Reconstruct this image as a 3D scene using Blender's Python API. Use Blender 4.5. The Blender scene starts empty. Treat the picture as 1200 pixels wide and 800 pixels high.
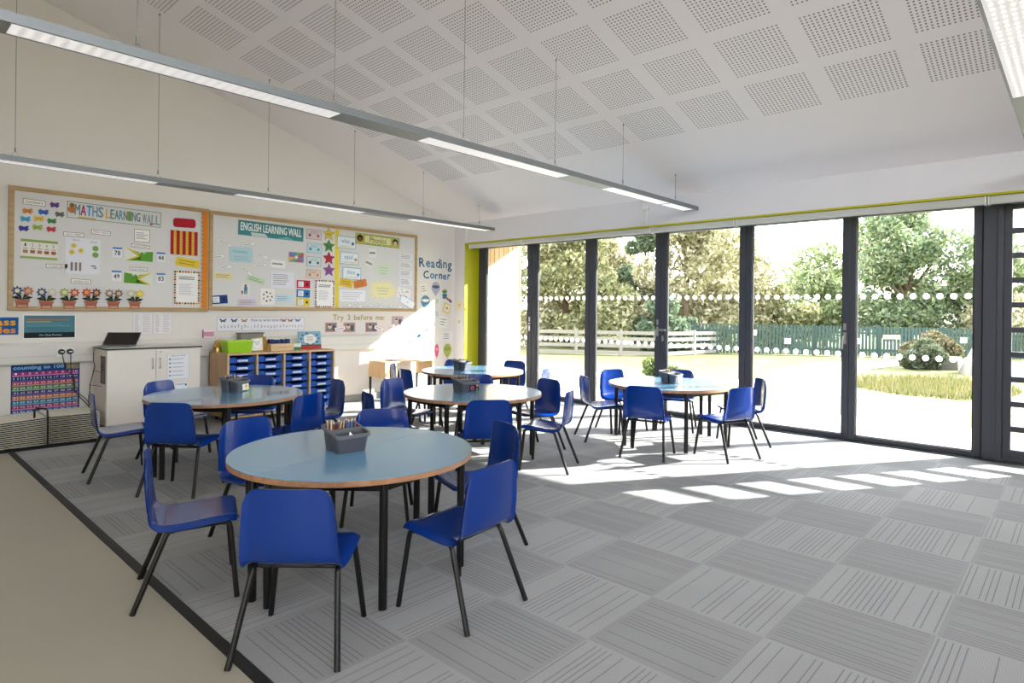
import bpy, math, random
from mathutils import Matrix, Vector
R = math.radians
rnd = random.Random(7)
SC = bpy.context.scene
COL = SC.collection

# ------------------------------------------------------------------ materials
def lin(h):
    h = h.lstrip('#')
    f = lambda c: c / 12.92 if c <= .04045 else ((c + .055) / 1.055) ** 2.4
    return tuple(f(int(h[i:i + 2], 16) / 255) for i in (0, 2, 4)) + (1,)
_M = {}
def mat(name, color, rough=.5, metal=0., spec=.5, coat=0., noise=0., nscale=30., bump=0., emit=0.):
    if name in _M: return _M[name]
    m = bpy.data.materials.new(name); m.use_nodes = True
    nt = m.node_tree; b = nt.nodes['Principled BSDF']
    c = lin(color) if isinstance(color, str) else tuple(color) + (1,)
    b.inputs['Base Color'].default_value = c
    b.inputs['Roughness'].default_value = rough
    b.inputs['Metallic'].default_value = metal
    b.inputs['Specular IOR Level'].default_value = spec
    b.inputs['Coat Weight'].default_value = coat
    if emit:
        b.inputs['Emission Color'].default_value = c
        b.inputs['Emission Strength'].default_value = emit
    if noise or bump:
        tc = nt.nodes.new('ShaderNodeTexCoord'); n = nt.nodes.new('ShaderNodeTexNoise')
        n.inputs['Scale'].default_value = nscale; n.inputs['Detail'].default_value = 4
        nt.links.new(tc.outputs['Object'], n.inputs['Vector'])
        if noise:
            mx = nt.nodes.new('ShaderNodeMix'); mx.data_type = 'RGBA'
            mx.inputs[6].default_value = tuple(v * (1 - noise) for v in c[:3]) + (1,)
            mx.inputs[7].default_value = tuple(min(1, v * (1 + noise)) for v in c[:3]) + (1,)
            nt.links.new(n.outputs['Fac'], mx.inputs[0]); nt.links.new(mx.outputs[2], b.inputs['Base Color'])
        if bump:
            bp = nt.nodes.new('ShaderNodeBump'); bp.inputs['Strength'].default_value = bump; bp.inputs['Distance'].default_value = .002
            nt.links.new(n.outputs['Fac'], bp.inputs['Height']); nt.links.new(bp.outputs['Normal'], b.inputs['Normal'])
    _M[name] = m
    return m
def pc(h):                       # paper / print colour
    return mat('print_' + h.strip('#'), h, .75, spec=.25)

class NT:                        # tiny node helper
    def __init__(s, name):
        s.m = bpy.data.materials.new(name); s.m.use_nodes = True; s.t = s.m.node_tree; s.b = s.t.nodes['Principled BSDF']
    def n(s, typ, **kw):
        x = s.t.nodes.new(typ)
        for k, v in kw.items(): setattr(x, k, v)
        return x
    def put(s, inp, v):
        if hasattr(v, 'is_output') or isinstance(v, bpy.types.NodeSocket): s.t.links.new(v, inp)
        else: inp.default_value = v
    def math(s, op, a, b=None, c=None):
        x = s.n('ShaderNodeMath', operation=op); s.put(x.inputs[0], a)
        if b is not None: s.put(x.inputs[1], b)
        if c is not None: s.put(x.inputs[2], c)
        return x.outputs[0]
    def mix(s, f, a, b):
        x = s.n('ShaderNodeMix', data_type='RGBA'); s.put(x.inputs[0], f); s.put(x.inputs[6], a); s.put(x.inputs[7], b); return x.outputs[2]
    def obj(s):
        tc = s.n('ShaderNodeTexCoord'); sp = s.n('ShaderNodeSeparateXYZ'); s.t.links.new(tc.outputs['Object'], sp.inputs[0]); return tc.outputs['Object'], sp.outputs[0], sp.outputs[1], sp.outputs[2]

def carpet_material():
    k = NT('carpet_tiles'); co, x, y, z = k.obj()
    u = k.math('DIVIDE', k.math('SUBTRACT', x, 3.4945), .5); v = k.math('DIVIDE', k.math('SUBTRACT', y, .9272), .5)
    iu = k.math('FLOOR', u); iv = k.math('FLOOR', v); fu = k.math('SUBTRACT', u, iu); fv = k.math('SUBTRACT', v, iv)
    par = k.math('FLOORED_MODULO', k.math('ADD', iu, iv), 2.)          # 1: lines run along y
    s = k.math('ADD', k.math('MULTIPLY', fu, par), k.math('MULTIPLY', fv, k.math('SUBTRACT', 1., par)))
    t = k.math('ADD', k.math('MULTIPLY', fv, par), k.math('MULTIPLY', fu, k.math('SUBTRACT', 1., par)))
    c = k.math('MULTIPLY', s, 21.); ci = k.math('FLOOR', c); cf = k.math('SUBTRACT', c, ci)
    seed = k.math('ADD', ci, k.math('ADD', k.math('MULTIPLY', iu, 37.), k.math('MULTIPLY', iv, 91.)))
    wn = k.n('ShaderNodeTexWhiteNoise', noise_dimensions='1D'); k.put(wn.inputs['W'], seed)
    on = k.math('GREATER_THAN', wn.outputs['Value'], .42)
    d = k.math('ABSOLUTE', k.math('SUBTRACT', cf, .5)); ln = k.math('MULTIPLY', k.math('LESS_THAN', d, .10), on)
    # the lines stop a little short of the tile ends
    e = k.math('MULTIPLY', k.math('GREATER_THAN', t, .04), k.math('LESS_THAN', t, .96)); ln = k.math('MULTIPLY', ln, e)
    nz = k.n('ShaderNodeTexNoise'); k.t.links.new(co, nz.inputs['Vector']); nz.inputs['Scale'].default_value = 260; nz.inputs['Detail'].default_value = 3
    n2 = k.n('ShaderNodeTexNoise'); k.t.links.new(co, n2.inputs['Vector']); n2.inputs['Scale'].default_value = 1.7
    wv = k.math('SINE', k.math('MULTIPLY', s, 420.))
    base = k.mix(par, lin('#a7a8a9'), lin('#9c9d9e'))
    base = k.mix(k.math('MULTIPLY', ln, .44), base, lin('#4c4d4f'))
    sh = k.math('ADD', k.math('ADD', k.math('MULTIPLY', nz.outputs['Fac'], .55), k.math('MULTIPLY', n2.outputs['Fac'], .2)), k.math('ADD', .58, k.math('MULTIPLY', wv, .06)))
    mx = k.n('ShaderNodeMix', data_type='RGBA', blend_type='MULTIPLY'); mx.inputs[0].default_value = 1; k.t.links.new(base, mx.inputs[6])
    cb = k.n('ShaderNodeCombineColor'); [k.t.links.new(sh, cb.inputs[i]) for i in range(3)]; k.t.links.new(cb.outputs[0], mx.inputs[7])
    k.t.links.new(mx.outputs[2], k.b.inputs['Base Color']); k.b.inputs['Roughness'].default_value = .9; k.b.inputs['Specular IOR Level'].default_value = .15
    bp = k.n('ShaderNodeBump'); bp.inputs['Strength'].default_value = .5; bp.inputs['Distance'].default_value = .003
    k.t.links.new(k.math('SUBTRACT', nz.outputs['Fac'], k.math('MULTIPLY', ln, .5)), bp.inputs['Height']); k.t.links.new(bp.outputs['Normal'], k.b.inputs['Normal'])
    return k.m
def ceiling_material():          # local x runs down the slope (0 at the glazed wall), local y along the room
    k = NT('perforated_plasterboard'); co, x, y, z = k.obj()
    def inside(c, start, pitch, size):
        f = k.math('FLOORED_MODULO', k.math('SUBTRACT', c, start), pitch)
        return k.math('LESS_THAN', f, size), f
    a, fa = inside(x, 1.237, .5985, .485); b, fb = inside(y, .984, .611, .484)
    ok = k.math('MULTIPLY', k.math('MULTIPLY', a, b), k.math('MULTIPLY', k.math('GREATER_THAN', x, 1.2), k.math('LESS_THAN', y, 6.4)))
    p = .484 / 16
    hx = k.math('SUBTRACT', k.math('FLOORED_MODULO', fa, p), p / 2); hy = k.math('SUBTRACT', k.math('FLOORED_MODULO', fb, p), p / 2)
    r2 = k.math('ADD', k.math('MULTIPLY', hx, hx), k.math('MULTIPLY', hy, hy))
    hole = k.math('MULTIPLY', k.math('LESS_THAN', r2, .0072 ** 2), ok)
    k.t.links.new(k.mix(hole, lin('#ece6e6'), lin('#7d7977')), k.b.inputs['Base Color']); k.b.inputs['Roughness'].default_value = .8
    k.b.inputs['Specular IOR Level'].default_value = .2
    return k.m
def wood_material(name, c1, c2, scale=6., along='X', rough=.5):
    k = NT(name); tc = k.n('ShaderNodeTexCoord'); mp = k.n('ShaderNodeMapping'); k.t.links.new(tc.outputs['Object'], mp.inputs[0])
    s = {'X': (.12, 1, 1), 'Y': (1, .12, 1), 'Z': (1, 1, .12)}[along]; mp.inputs['Scale'].default_value = s
    n = k.n('ShaderNodeTexNoise'); n.inputs['Scale'].default_value = scale * 6; n.inputs['Detail'].default_value = 6; k.t.links.new(mp.outputs[0], n.inputs['Vector'])
    cr = k.n('ShaderNodeValToRGB'); cr.color_ramp.elements[0].color = lin(c1); cr.color_ramp.elements[1].color = lin(c2)
    cr.color_ramp.elements[0].position = .3; cr.color_ramp.elements[1].position = .7
    k.t.links.new(n.outputs['Fac'], cr.inputs[0]); k.t.links.new(cr.outputs[0], k.b.inputs['Base Color']); k.b.inputs['Roughness'].default_value = rough
    _M[name] = k.m
    return k.m
def cladding_material():
    k = NT('timber_cladding'); co, x, y, z = k.obj()
    f = k.math('FLOORED_MODULO', x, .11); gap = k.math('LESS_THAN', f, .012)
    wn = k.n('ShaderNodeTexWhiteNoise', noise_dimensions='1D'); k.put(wn.inputs['W'], k.math('FLOOR', k.math('DIVIDE', x, .11)))
    c = k.mix(wn.outputs['Value'], lin('#c8aa84'), lin('#dcc4a2')); c = k.mix(gap, c, lin('#6d4c2c'))
    k.t.links.new(c, k.b.inputs['Base Color']); k.b.inputs['Roughness'].default_value = .8
    return k.m
def grass_material(c1, c2, c3, name):
    k = NT(name); co, x, y, z = k.obj()
    n = k.n('ShaderNodeTexNoise'); n.inputs['Scale'].default_value = .9; n.inputs['Detail'].default_value = 6; k.t.links.new(co, n.inputs['Vector'])
    n2 = k.n('ShaderNodeTexNoise'); n2.inputs['Scale'].default_value = 14; n2.inputs['Detail'].default_value = 4; k.t.links.new(co, n2.inputs['Vector'])
    c = k.mix(n2.outputs['Fac'], lin(c1), lin(c2))
    f = k.math('MULTIPLY', k.math('SUBTRACT', n.outputs['Fac'], .52), 5.); k.t.nodes[-1].use_clamp = True
    f.node.use_clamp = True
    c = k.mix(f, c, lin(c3))
    k.t.links.new(c, k.b.inputs['Base Color']); k.b.inputs['Roughness'].default_value = .9
    return k.m
def glass_material():
    m = bpy.data.materials.new('window_glass'); m.use_nodes = True; t = m.node_tree; t.nodes.clear()
    o = t.nodes.new('ShaderNodeOutputMaterial'); tr = t.nodes.new('ShaderNodeBsdfTransparent'); gl = t.nodes.new('ShaderNodeBsdfGlossy')
    gl.inputs['Roughness'].default_value = 0.; fr = t.nodes.new('ShaderNodeFresnel'); fr.inputs['IOR'].default_value = 1.25
    tr.inputs['Color'].default_value = (.97, .985, .98, 1)
    mx = t.nodes.new('ShaderNodeMixShader'); t.links.new(fr.outputs[0], mx.inputs[0]); t.links.new(tr.outputs[0], mx.inputs[1]); t.links.new(gl.outputs[0], mx.inputs[2]); t.links.new(mx.outputs[0], o.inputs[0])
    return m
def led_material():
    k = NT('led_louvre'); co, x, y, z = k.obj()
    fx = k.math('SUBTRACT', k.math('FLOORED_MODULO', x, .05), .025); fy = k.math('SUBTRACT', k.math('FLOORED_MODULO', y, .03), .015)
    r2 = k.math('ADD', k.math('POWER', k.math('DIVIDE', fx, .022), 2.), k.math('POWER', k.math('DIVIDE', fy, .011), 2.))
    s = k.math('SUBTRACT', 1., r2); s.node.use_clamp = True
    k.t.links.new(k.math('ADD', LENS_E, k.math('MULTIPLY', s, LENS_E * 1.2)), k.b.inputs['Emission Strength']); k.b.inputs['Emission Color'].default_value = (1, .95, .93, 1)
    k.b.inputs['Base Color'].default_value = (.7, .7, .7, 1)
    return k.m

LENS_E = .22
WHITE = mat('wall_paint', '#e2ddd6', .85, spec=.2, noise=.02, nscale=3)
BULK = mat('bulkhead_paint', '#dedcdf', .85, spec=.2, noise=.015, nscale=3)
TRUNK = mat('trunking_plastic', '#dad7cf', .45, noise=.01)
CEIL = ceiling_material(); CARPET = carpet_material(); GLASS = glass_material(); LED = led_material()
VINYL = mat('vinyl_sheet', '#a9a595', .42, spec=.35, noise=.05, nscale=2.2)
STRIPM = mat('black_edge_strip', '#222222', .6, noise=.1)
YELLOW = mat('yellow_paint', '#b9b512', .6, noise=.02)
FRAMEM = mat('anthracite_aluminium', '#3d4049', .42, spec=.4, noise=.03)
SEAL = mat('black_seal', '#121316', .6, noise=.1)
BLINDM = mat('blind_cassette', '#c6c6c2', .45, noise=.02)
BLUE = mat('blue_polypropylene', '#043283', .2, spec=.42, coat=.22, noise=.02, nscale=8)
BLACK = mat('black_steel', '#0b0b0c', .38, spec=.4, noise=.05)
LAMI = mat('blue_laminate', '#6699bc', .2, spec=1., coat=.35, noise=.02, nscale=5)
PLY = wood_material('ply_edge', '#976c4a', '#b78a66', 5, 'X')
BEECH = wood_material('beech_board', '#c9a67c', '#d8ba92', 3, 'Z')
BEECHD = wood_material('dark_beech', '#8a6848', '#9a7654', 3, 'Z')  # darker beech tone for the tray unit back panel
OAK = wood_material('board_frame_oak', '#a4865a', '#bb9d70', 5, 'X')
TRAY = mat('blue_tray', '#1a56b4', .35, noise=.03)
GREYP = mat('grey_plastic', '#4a4d55', .45, noise=.04)
GREYL = mat('grey_plastic_rim', '#64666a', .45, noise=.04)
ALU = mat('silver_aluminium', '#7f8386', .45, metal=.35, noise=.02)
ALUD = mat('silver_blank_panel', '#8d8f8d', .5, metal=.2, noise=.02)
WIRE = mat('steel_wire', '#8a8a86', .4, metal=.8, noise=.05)
CREAMW = mat('cream_wire', '#cbc6b4', .45, noise=.05)
LAMW = mat('white_laminate', '#e4ddd3', .4, noise=.01)
CHROME = mat('brushed_chrome', '#b9b9b7', .3, metal=.9, noise=.04)
BLACKP = mat('black_plastic', '#101011', .4, noise=.05)
WHITEP = mat('white_plastic', '#e8e6e1', .4, noise=.02)
DOTS = None
def dot_material():
    k = NT('white_vinyl_dot'); k.b.inputs['Base Color'].default_value = (.85, .85, .84, 1); k.b.inputs['Roughness'].default_value = .7
    tr = k.n('ShaderNodeBsdfTranslucent'); tr.inputs['Color'].default_value = (.95, .95, .95, 1); mx = k.n('ShaderNodeMixShader'); mx.inputs[0].default_value = .75
    k.t.links.new(k.b.outputs[0], mx.inputs[1]); k.t.links.new(tr.outputs[0], mx.inputs[2]); k.t.links.new(mx.outputs[0], k.t.nodes['Material Output'].inputs[0]); return k.m
DOTS = dot_material()
SKIRT = mat('grey_skirting', '#8e908d', .5, noise=.04)

# ------------------------------------------------------------------ mesh builder
_fc = {}
def text_geo(s):
    if s in _fc: return _fc[s]
    cu = bpy.data.curves.new('t', 'FONT'); cu.body = s; cu.size = 1.; cu.resolution_u = 2; cu.fill_mode = 'FRONT'
    o = bpy.data.objects.new('t', cu); COL.objects.link(o); bpy.context.view_layer.update()
    me = bpy.data.meshes.new_from_object(o.evaluated_get(bpy.context.evaluated_depsgraph_get()))
    v = [tuple(q.co[:2]) for q in me.vertices]; f = [tuple(p.vertices) for p in me.polygons]
    bpy.data.objects.remove(o); bpy.data.curves.remove(cu); bpy.data.meshes.remove(me)
    _fc[s] = (v, f); return _fc[s]

class MB:
    def __init__(s): s.v = []; s.f = []; s.m = []; s.s = []; s.mats = []
    def mi(s, m):
        if m not in s.mats: s.mats.append(m)
        return s.mats.index(m)
    def add(s, vs, fs, m, smooth=False):
        o = len(s.v); s.v += [tuple(p) for p in vs]; i = s.mi(m)
        for f in fs: s.f.append(tuple(o + k for k in f)); s.m.append(i); s.s.append(smooth)
        return s
    def box(s, lo, hi, m, M=None):
        (a, b, c), (d, e, f) = lo, hi
        vs = [Vector(p) for p in ((a, b, c), (d, b, c), (d, e, c), (a, e, c), (a, b, f), (d, b, f), (d, e, f), (a, e, f))]
        if M: vs = [M @ p for p in vs]
        return s.add(vs, [(0, 3, 2, 1), (4, 5, 6, 7), (0, 1, 5, 4), (1, 2, 6, 5), (2, 3, 7, 6), (3, 0, 4, 7)], m)
    def tube(s, pts, r, m, n=8, closed=False):
        P = [Vector(p) for p in pts]; N = len(P); vs = []; up = None
        rr = r if isinstance(r, (list, tuple)) else [r] * N
        for i in range(N):
            a = P[i - 1] if (i or closed) else P[i]; b = P[(i + 1) % N] if (i < N - 1 or closed) else P[i]
            t = (b - a).normalized()
            if up is None: up = t.orthogonal().normalized()
            up = (up - t * up.dot(t)); up = up.normalized() if up.length > 1e-6 else t.orthogonal().normalized()
            w = t.cross(up)
            for k in range(n):
                an = 2 * math.pi * k / n; vs.append(P[i] + (up * math.cos(an) + w * math.sin(an)) * rr[i])
        fs = []
        for i in range(N if closed else N - 1):
            j = (i + 1) % N
            for k in range(n): fs.append((i * n + k, i * n + (k + 1) % n, j * n + (k + 1) % n, j * n + k))
        s.add(vs, fs, m, True)
        if not closed:
            s.add(vs[:n], [tuple(range(n - 1, -1, -1))], m); s.add(vs[-n:], [tuple(range(n))], m)
        return s
    def prism(s, poly, z0, z1, m, mside=None, M=None, poly1=None):
        n = len(poly); p1 = poly1 or poly
        a = [Vector((x, y, z0)) for x, y in poly]; b = [Vector((x, y, z1)) for x, y in p1]
        if M: a = [M @ q for q in a]; b = [M @ q for q in b]
        s.add(b, [tuple(range(n))], m); s.add(a, [tuple(range(n - 1, -1, -1))], m)
        return s.add(a + b, [(i, (i + 1) % n, n + (i + 1) % n, n + i) for i in range(n)], mside or m)
    def lathe(s, prof, m, n=20, c=(0, 0, 0)):
        vs = []
        for r, z in prof:
            for k in range(n): vs.append((c[0] + r * math.cos(2 * math.pi * k / n), c[1] + r * math.sin(2 * math.pi * k / n), c[2] + z))
        fs = [(i * n + k, i * n + (k + 1) % n, (i + 1) * n + (k + 1) % n, (i + 1) * n + k) for i in range(len(prof) - 1) for k in range(n)]
        return s.add(vs, fs, m, True)
    def build(s, name, parent=None, bevel=0., loc=None, rot=None):
        me = bpy.data.meshes.new(name); me.from_pydata(s.v, [], s.f)
        for m in s.mats: me.materials.append(m)
        me.polygons.foreach_set('material_index', s.m); me.polygons.foreach_set('use_smooth', s.s); me.update()
        o = bpy.data.objects.new(name, me); COL.objects.link(o)
        if parent: o.parent = parent
        if loc: o.location = loc
        if rot: o.rotation_euler = rot
        if bevel:
            b = o.modifiers.new('bevel', 'BEVEL'); b.width = bevel; b.segments = 2; b.limit_method = 'ANGLE'; b.harden_normals = False
        return o

def tag(o, label, cat, group=None, kind=None):
    o['label'] = label; o['category'] = cat
    if group: o['group'] = group
    if kind: o['kind'] = kind
    return o
def thing(name, label, cat, loc=(0, 0, 0), rz=0., group=None):
    o = bpy.data.objects.new(name, None); COL.objects.link(o); o.location = loc; o.rotation_euler = (0, 0, rz); o.empty_display_size = .1
    return tag(o, label, cat, group)
def struct(o): o['kind'] = 'structure'; return o
def dup(src, loc, rz, label, group=None):
    r = src.copy(); COL.objects.link(r); r.location = loc; r.rotation_euler = (0, 0, rz); r['label'] = label
    if group: r['group'] = group
    for ch in list(src.children):
        c = ch.copy(); COL.objects.link(c); c.parent = r
        for g in list(ch.children):
            d = g.copy(); COL.objects.link(d); d.parent = c
    return r
def arc(c, r, a0, a1, n): return [(c[0] + r * math.cos(a0 + (a1 - a0) * i / n), c[1] + r * math.sin(a0 + (a1 - a0) * i / n)) for i in range(n + 1)]
def rrect(x0, y0, x1, y1, r, n=5):
    return arc((x1 - r, y0 + r), r, -math.pi / 2, 0, n) + arc((x1 - r, y1 - r), r, 0, math.pi / 2, n) + arc((x0 + r, y1 - r), r, math.pi / 2, math.pi, n) + arc((x0 + r, y0 + r), r, math.pi, 1.5 * math.pi, n)

# ------------------------------------------------------------------ the room
YB = 7.44; XI = 6.65; XF = 6.955; K = 1.0228; ZT = 2.33; SL = .2965
ceil_z = lambda x: 2.66 + SL * (XI - x)
b = MB().box((1.01, -2.2, -.06), (XF + .16, YB, 0), CARPET); struct(b.build('floor'))
b = MB().box((-2.2, -2.2, -.06), (.965, YB, -.0005), VINYL); struct(b.build('floor'))
b = MB().box((.965, -2.2, -.06), (1.01, YB, .003), STRIPM); struct(b.build('trim_1'))
b = MB(); b.add([(-2.2, YB, 0), (XI + .3, YB, 0), (XI + .3, YB, ceil_z(XI + .3) + .1), (-2.2, YB, ceil_z(-2.2) + .1)], [(0, 1, 2, 3)], WHITE)
b.add([(-2.2, YB + .1, 0), (XI + .3, YB + .1, 0), (XI + .3, YB + .1, 2.7), (-2.2, YB + .1, ceil_z(-2.2) + .1)], [(3, 2, 1, 0)], WHITE); struct(b.build('wall_back'))
# side wall: return piece, bulkhead over the doors, pier beyond the slatted door
b = MB().box((XI, 7.2, 0), (XI + .3, YB, ZT), BULK)
b.box((XI, -2.4, ZT), (XI + .34, YB, ceil_z(XI) + .25), BULK)
b.box((XI, -2.4, 0), (XI + .3, -.12, ZT), BULK); struct(b.build('wall_right'))
b = MB().box((XI + .002, 7.192, 0), (XF + .02, 7.2, ZT), YELLOW); struct(b.build('trim_2'))
b = MB().box((XI + .002, -.12, ZT - .012), (XF + .02, 7.2, ZT), YELLOW); b.box((XI - .004, -.12, ZT - .012), (XI + .002, 7.2, ZT + .006), YELLOW); struct(b.build('trim_3'))
b = MB().box((-2.3, -2.5, 0), (XI, -2.4, 1.9), WHITE); b.box((-2.3, -2.5, 1.9), (-1.6, -2.4, 5.4), WHITE); b.box((2.2, -2.5, 1.9), (2.4, -2.4, 5), WHITE); b.box((4.6, -2.5, 1.9), (XI, -2.4, 3.6), WHITE); struct(b.build('wall_front'))  # unseen wall; its high openings are added to let in fill light
b = MB().box((-2.3, -2.4, 0), (-2.2, YB, 5.4), WHITE); struct(b.build('wall_left'))
# ceiling: its local x runs along the slope
L = math.hypot(1, SL); ang = math.atan(SL)
b = MB().add([(-.35, -2.4, 0), (9.4, -2.4, 0), (9.4, 7.5, 0), (-.35, 7.5, 0)], [(0, 1, 2, 3)], CEIL)
b.add([(-.35, -2.4, -.12), (9.4, -2.4, -.12), (9.4, 7.5, -.12), (-.35, 7.5, -.12)], [(3, 2, 1, 0)], BULK)
c = struct(b.build('ceiling'))
c.matrix_world = Matrix(((-math.cos(ang), 0, -math.sin(ang), XI), (0, 1, 0, 0), (math.sin(ang), 0, -math.cos(ang), 2.66), (0, 0, 0, 1)))
c.scale = (1, 1, 1)
b = MB().box((1.05, YB - .018, 0), (XI, YB, .09), SKIRT); struct(b.build('baseboard_back'))
# dado trunking along the display wall
t = MB(); pr = [(0, .715), (-.05, .715), (-.062, .73), (-.062, .90), (-.045, .925), (0, .925)]
vs = [(x, YB + y, z) for x in (-2.2, 5.2) for y, z in pr]; n = len(pr)
t.add(vs, [(i, (i + 1) % n, n + (i + 1) % n, n + i) for i in range(n)] + [tuple(range(n)), tuple(range(2 * n - 1, n - 1, -1))], TRUNK)
t.box((-2.2, YB - .064, .79), (5.2, YB - .061, .792), SKIRT)
struct(t.build('trim_4'))

# glazed doors -----------------------------------------------------------------
panes = [(6.885, 6.007), (5.826, 4.96), (4.806, 3.897), (3.745, 2.835), (2.701, 1.782), (1.666, .72)]
edges = [(7.19, 5.918), (5.914, 4.885), (4.881, 3.823), (3.819, 2.77), (2.766, 1.726), (1.722, .664)]
panes = [(a * K, c * K) for a, c in panes]; edges = [(a * K if i else 7.19, c * K) for i, (a, c) in enumerate(edges)]
GB, GT = .050, 2.267
def disc(c, r, n=20): return [(c[0] + r * math.cos(2 * math.pi * k / n), c[1] + r * math.sin(2 * math.pi * k / n)) for k in range(n)]
for i, ((g1, g0), (e1, e0)) in enumerate(zip(panes, edges)):
    root = bpy.data.objects.new('door_%d' % (i + 1), None); COL.objects.link(root); root.location = (XF, (e0 + e1) / 2, 0); struct(root)
    yc = (e0 + e1) / 2; Y = lambda y: y - yc
    f = MB(); x0, x1 = 0., .075
    f.box((x0, Y(e0), 0.012), (x1, Y(g0), 2.325), FRAMEM); f.box((x0, Y(g1), .012), (x1, Y(e1), 2.325), FRAMEM)
    f.box((x0, Y(g0), .012), (x1, Y(g1), GB), FRAMEM); f.box((x0, Y(g0), GT), (x1, Y(g1), 2.325), FRAMEM)
    o = f.build('frame', root, bevel=.004); struct(o)
    f = MB()                                                         # glazing bead, painted pale on its sunlit sides, and dark gasket
    for a, c, m in ((0, .007, CHROME), (.007, .012, SEAL)):
        f.box((.02, Y(g1) - c, GB), (.045, Y(g1) - a, GT), m)
        f.box((.02, Y(g0) + a, GB), (.045, Y(g0) + c, GT), SEAL)
        f.box((.02, Y(g0), GB + a), (.045, Y(g1), GB + c), m)
    struct(f.build('glazing_bead', root))
    f = MB().box((.036, Y(g0) + .002, GB + .002), (.044, Y(g1) - .002, GT - .002), GLASS); struct(f.build('pane', root))
    f = MB()
    for zz in (1.465, .876):
        for k in range(9):
            cy = Y(g0) + (g1 - g0) * (k + .45) / 9
            f.add([(.0355, cy + yy, zz + z) for yy, z in disc((0, 0), .027)], [tuple(range(20))], DOTS)
    struct(f.build('safety_dots', root))
    if i in (0, 2, 4):
        f = MB(); hy = Y(e0) + .035
        f.box((-.008, hy - .016, .98), (0, hy + .016, 1.10), CHROME); f.box((-.008, hy - .014, 1.12), (0, hy + .014, 1.19), CHROME)
        f.tube([(-.008, hy, 1.07), (-.04, hy, 1.07), (-.045, hy + .004, 1.05), (-.045, hy + .01, .93)], .009, CHROME)
        struct(f.build('door_handle', root))
    if i == 3:
        f = MB(); hy = Y(e1) - .035
        f.lathe([(0, -.012), (.022, -.012), (.024, 0)], CHROME, 16, (0, 0, 0)); f.v = [(-.0 - z - .012, hy + x, 1.06 + y) for x, y, z in f.v]
        f.box((-.02, hy - .04, 1.05), (-.008, hy + .05, 1.07), CHROME); f.box((-.006, hy - .013, .92), (0, hy + .013, .99), CHROME)
        struct(f.build('door_handle', root))
f = MB().box((XF + .004, -.12, 0), (XF + .08, 7.19, .014), FRAMEM)
f.box((XF - .07, -.12, 0), (XF + .004, 7.19, .007), FRAMEM)
f.box((XF, -.12, 2.325), (XF + .09, 7.19, ZT), FRAMEM)
f.box((XF - .03, .527, 0), (XF + .07, .670, ZT), FRAMEM); f.box((XF - .012, .670, 0), (XF + .08, .679, ZT), SEAL); f.box((XF - .04, .53, 0), (XF - .028, .572, ZT), FRAMEM)
struct(f.build('trim_5', bevel=.003))
# the door with horizontal bars
root = bpy.data.objects.new('door_7', None); COL.objects.link(root); root.location = (XF, .247, 0); struct(root)
f = MB(); z0, z1 = .113, 2.225
f.box((-.01, -.375, 0), (.07, -.225, 2.325), FRAMEM); f.box((-.01, .222, .02), (.07, .279, 2.325), FRAMEM)
f.box((-.01, -.225, .02), (.07, .222, z0), FRAMEM); f.box((-.01, -.225, z1), (.07, .222, 2.325), FRAMEM)
struct(f.build('frame', root, bevel=.003))
f = MB()
for k in range(9):
    zz = 2.060 - .2177 * k; f.box((0, -.225, zz - .048), (.06, .222, zz), FRAMEM)
struct(f.build('bars', root, bevel=.002))
f = MB().box((.034, -.225, z0), (.04, .222, z1), GLASS); struct(f.build('pane', root))

# roller blind cassettes under the soffit
cuts = [(7.13, 6.03), (6.02, 3.895), (3.885, 2.85), (2.84, .63), (.62, -.1)]
names = ['short roller blind cassette next to the yellow reveal', 'long roller blind cassette over the second and third glass panes', 'short roller blind cassette over the fourth glass pane',
         'long roller blind cassette over the last two wide glass panes', 'roller blind cassette over the barred door']
for (y1, y0), lb in zip(cuts, names):
    t = thing('roller_blind', lb, 'blind', (XI + .06, (y0 + y1) / 2, 2.28), 0, 'roller blinds above the glass doors')
    h = (y1 - y0) / 2
    f = MB(); pr = [(-.035, -.022), (-.02, -.035), (.045, -.035), (.045, .034), (-.035, .034)]
    f.add([(x, s * (h - .012), z) for s in (-1, 1) for x, z in pr], [(0, 1, 2, 3, 4), (9, 8, 7, 6, 5)] + [(i, 5 + i, 5 + (i + 1) % 5, (i + 1) % 5) for i in range(5)], BLINDM); f.build('cassette', t, bevel=.003)
    for s in (-1, 1):
        MB().box((-.037, min(s * h, s * (h - .012)), -.037), (.047, max(s * h, s * (h - .012)), .036), WHITEP).build('end_cap', t)
    MB().box((-.005, -h + .02, -.041), (.03, h - .02, -.035), SEAL).build('bottom_bar', t)
def conduit(y, z0, z1, lb, box):
    t = thing('cable_conduit', lb, 'conduit', (XI, y, z0), 0)
    MB().box((-.022, -.016, 0), (-.001, .016, z1 - z0), WHITEP).build('pipe', t, bevel=.004)
    if box: MB().box((-.045, -.04, z1 - z0 - .07), (-.001, .05, z1 - z0), WHITEP).build('junction_box', t, bevel=.004)
conduit(3.93, 2.345, 2.6, 'white cable conduit with small box on the bulkhead', True)
conduit(7.15, 2.345, 2.58, 'thin white conduit on bulkhead by the yellow reveal', False)

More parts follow.
